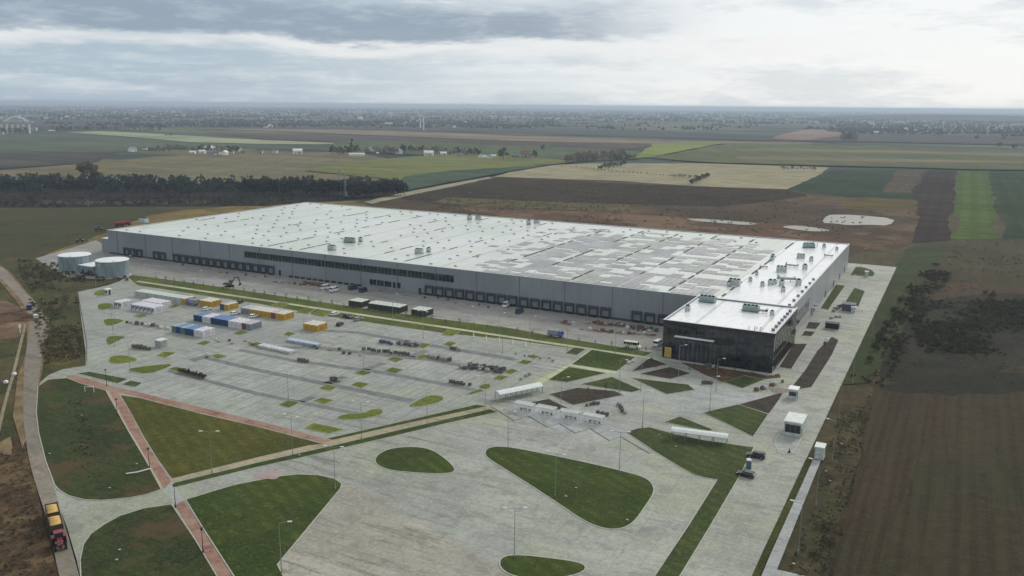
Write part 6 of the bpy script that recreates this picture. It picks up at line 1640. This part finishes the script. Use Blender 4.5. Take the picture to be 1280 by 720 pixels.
# wind turbines
def turbine():
    t = thing('wind_turbine', 'x', 'wind turbine', (0,0,0))
    m = MB(); m.tube((0,0,0),(0,0,40),2.0,1.2,n=12); m.build('tower', HW, t)
    m = MB(); m.box(-1.4,3.4,-1.3,1.3,39.6,42); m.build('nacelle', HW, t)
    m = MB(); m.tube((-1.4,0,40.8),(-2.4,0,40.8),1.2,0.5,n=10); m.build('hub', HW, t)
    for k_ in range(3):
        a = math.radians(35+120*k_); c = Vector((-1.9,0,40.8)); d = Vector((0,math.sin(a),math.cos(a))); e = Vector((0,math.cos(a),-math.sin(a)))
        m = MB(); m.add([c-e*1.1+Vector((0.2,0,0)),c+e*1.4+Vector((0.2,0,0)),c+d*14+e*0.8,c+d*14-e*0.5,c-e*1.1-Vector((0.3,0,0)),c+e*1.4-Vector((0.1,0,0)),c+d*14+e*0.8-Vector((0.15,0,0)),c+d*14-e*0.5-Vector((0.15,0,0))],
              [(0,1,2,3),(7,6,5,4),(0,1,5,4),(1,2,6,5),(2,3,7,6),(3,0,4,7)]); m.build('blade', HW, t)
    return t
ktb = Kind(turbine())
for px, lab, s, r in (((525.6,160.2),'left and farther white wind turbine on the far plain',1.12,YAW+math.radians(96)),((529.6,163),'right and nearer white wind turbine on the far plain',1.05,YAW+math.radians(90))):
    q = at(*px); ktb.put((q.x,q.y,0), r, lab, None, s)
# arch bridge
a, b2 = at(2,166.5), at(37,166.8); d = b2-a; Ls = d.length
t = thing('arch_bridge', 'white arch bridge on piers at the far left', 'bridge', (a.x,a.y,0.2), math.atan2(d.y,d.x))
hz0 = 30.0
m = MB(); m.box(-12,Ls+12,-6,6,hz0,hz0+2.0); m.build('deck', HG, t)
for s in (-6.0, 5.0):
    m = MB(); N = 22; x0 = Ls*0.16; x1 = Ls*0.98
    for i in range(N):
        f = lambda tt: (x0+(x1-x0)*tt, hz0+1.0+28*(1-(2*tt-1)**2)*0.46)
        (xa, za), (xb, zb) = f(i/N), f((i+1)/N); m.add([(xa,s,za),(xb,s,zb),(xb,s+1.2,zb),(xa,s+1.2,za),(xa,s,za+2.4),(xb,s,zb+2.4),(xb,s+1.2,zb+2.4),(xa,s+1.2,za+2.4)],[(0,1,2,3),(7,6,5,4),(0,1,5,4),(1,2,6,5),(2,3,7,6),(3,0,4,7)])
    m.build('arch', HW, t)
for i in range(9):
    x = x0+(x1-x0)*(i+1)/10; zt_ = hz0+1+28*(1-(2*(i+1)/10-1)**2)*0.46
    m = MB(); m.box(x-0.35,x+0.35,-5.7,-5.1,hz0+2.0,zt_); m.build('hanger', HW, t)
for i in range(6):
    x = i*Ls/5; m = MB(); m.box(x-1.5,x+1.5,-5,5,0,hz0); m.build('pier', HG, t)
# pylons sticking out of the wood
for px, w in (((425,243),'left'),((432,246),'right')):
    q = at(*px); t = thing('lattice_mast', 'thin grey lattice mast in the wood behind the roof, the '+w+' one', 'mast', (q.x,q.y,0))
    m = MB(); hh = 24
    for sx_, sy_ in ((1,1),(1,-1),(-1,-1),(-1,1)): m.tube((sx_*1.1,sy_*1.1,0),(sx_*0.35,sy_*0.35,hh),0.13,n=4)
    for i in range(9):
        z = i*hh/9; w0 = 1.1-0.75*z/hh; z2 = z+hh/9; w1 = 1.1-0.75*z2/hh
        m.tube((-w0,-w0,z),(w1,-w1,z2),0.08,n=4); m.tube((w0,w0,z),(-w1,w1,z2),0.08,n=4)
    m.build('lattice', GALV, t); m = MB(); m.box(-3,3,-0.15,0.15,hh-2,hh-1.7); m.build('cross_arm', GALV, t)

# ------------------------------------------------------------------ the far plain: towns and woods that read as one mass
def ring_pt(r, azr, dist):
    az_ = r.uniform(*azr); d_ = r.uniform(*dist); a = YAW-az_
    return Vector((CAM.x-math.sin(a)*d_, CAM.y+math.cos(a)*d_, 0))
r = random.Random(77); m = MB()
HB = [L(186,190,192), L(146,150,154), L(122,114,110)]
for band, n in (((4600,6500),260),((6000,9500),1100),((9000,15000),1500)):
    cs = [ring_pt(r, (-0.75,0.75), band) for _ in range(n//26)]
    for i in range(n):
        c = cs[i % len(cs)] if r.random() < 0.8 else ring_pt(r,(-0.75,0.75),band)
        sp_ = band[0]*0.05; q = c+Vector((r.gauss(0,sp_), r.gauss(0,sp_), 0)); w = r.uniform(5,11)*(band[0]/5200); h = r.uniform(4,8)*(1 if r.random() < 0.93 else 2.2)
        if r.random() < 0.04: w *= 3.0
        m.box(q.x-w,q.x+w,q.y-5,q.y+5,0,h, r.choice((0,0,1,1,2)))
tag(m.build('distant_town', [plain('town_wall_%s' % n_, c, 0.8, var=0.1) for n_, c in zip(('pale','grey','roof'), HB)]), 'distant towns spread along the skyline', None, None, 'stuff')
def farwood(name, label, n, azr, dist, mat, seed, size=1.0, elong=3.5):
    r = random.Random(seed); m = MB()
    for _ in range(n):
        c = ring_pt(r, azr, dist); k_ = r.randint(3,12); d0 = (c-CAM).length/5000
        a = -YAW*0 + r.uniform(-0.25,0.25); dx = Vector((math.cos(YAW+a), math.sin(YAW+a), 0))
        for i in range(k_):
            q = c+dx*r.gauss(0,14*elong*size)+Vector((r.gauss(0,10*size), r.gauss(0,10*size),0)); h = r.uniform(7,15)*size; w = r.uniform(5,9)*size
            n_ = 6; vs = [(q.x,q.y,h)]; 
            for lv, rr_ in ((0.75,0.75),(0.35,1.0),(0.0,0.6)):
                for j in range(n_):
                    t_ = 6.283*j/n_+lv; vs.append((q.x+w*rr_*math.cos(t_)*r.uniform(.75,1.2), q.y+w*rr_*math.sin(t_)*r.uniform(.75,1.2), h*lv))
            fs = [(0,1+j,1+(j+1) % n_) for j in range(n_)]
            for l_ in range(2): fs += [(1+l_*n_+j,1+(l_+1)*n_+j,1+(l_+1)*n_+(j+1) % n_,1+l_*n_+(j+1) % n_) for j in range(n_)]
            m.add(vs, fs)
    return tag(m.build(name, mat), label, None, None, 'stuff')
FW = leafmat('far_wood_leaf', (0.070,0.080,0.066)); FB = leafmat('far_wood_brown', (0.085,0.078,0.066))
farwood('distant_wood','far tree belts across the plain',120,(-0.75,0.75),(3300,5200),FW,31,0.8)
farwood('distant_wood','tree belts toward the skyline',430,(-0.75,0.75),(5000,9000),FW,32,1.2)
farwood('distant_wood','woods along the skyline',520,(-0.75,0.75),(8500,17000),FW,33,1.7,5)
farwood('distant_wood','brown thickets around the right village',150,(0.36,0.66),(3300,5600),FB,34,0.9)
farwood('distant_wood','dark thickets behind the turbines',120,(-0.42,0.05),(3300,4600),FW,35,0.8)
# low wooded rise on the right skyline
rs_ = MB(); c = ring_pt(random.Random(1),(0.47,0.4701),(7600,7601)); ax = Vector((math.cos(YAW-0.47),math.sin(YAW-0.47),0)); ay = Vector((-ax.y,ax.x,0)); N = 30; vs = []; fs = []
for i in range(N+1):
    for j in range(9):
        u_ = -1+2*i/N; v_ = -1+2*j/8; p_ = c+ax*u_*1400+ay*v_*700; vs.append((p_.x,p_.y,-1+46*max(0,(1-u_*u_))**1.2*max(0,1-v_*v_)))
for i in range(N):
    for j in range(8): a_ = i*9+j; fs.append((a_,a_+9,a_+10,a_+1))
rs_.add(vs, fs); tag(rs_.build('hill', farfield('hill_surface', L(92,92,98), scale=0.002), smooth=True), kind='structure')
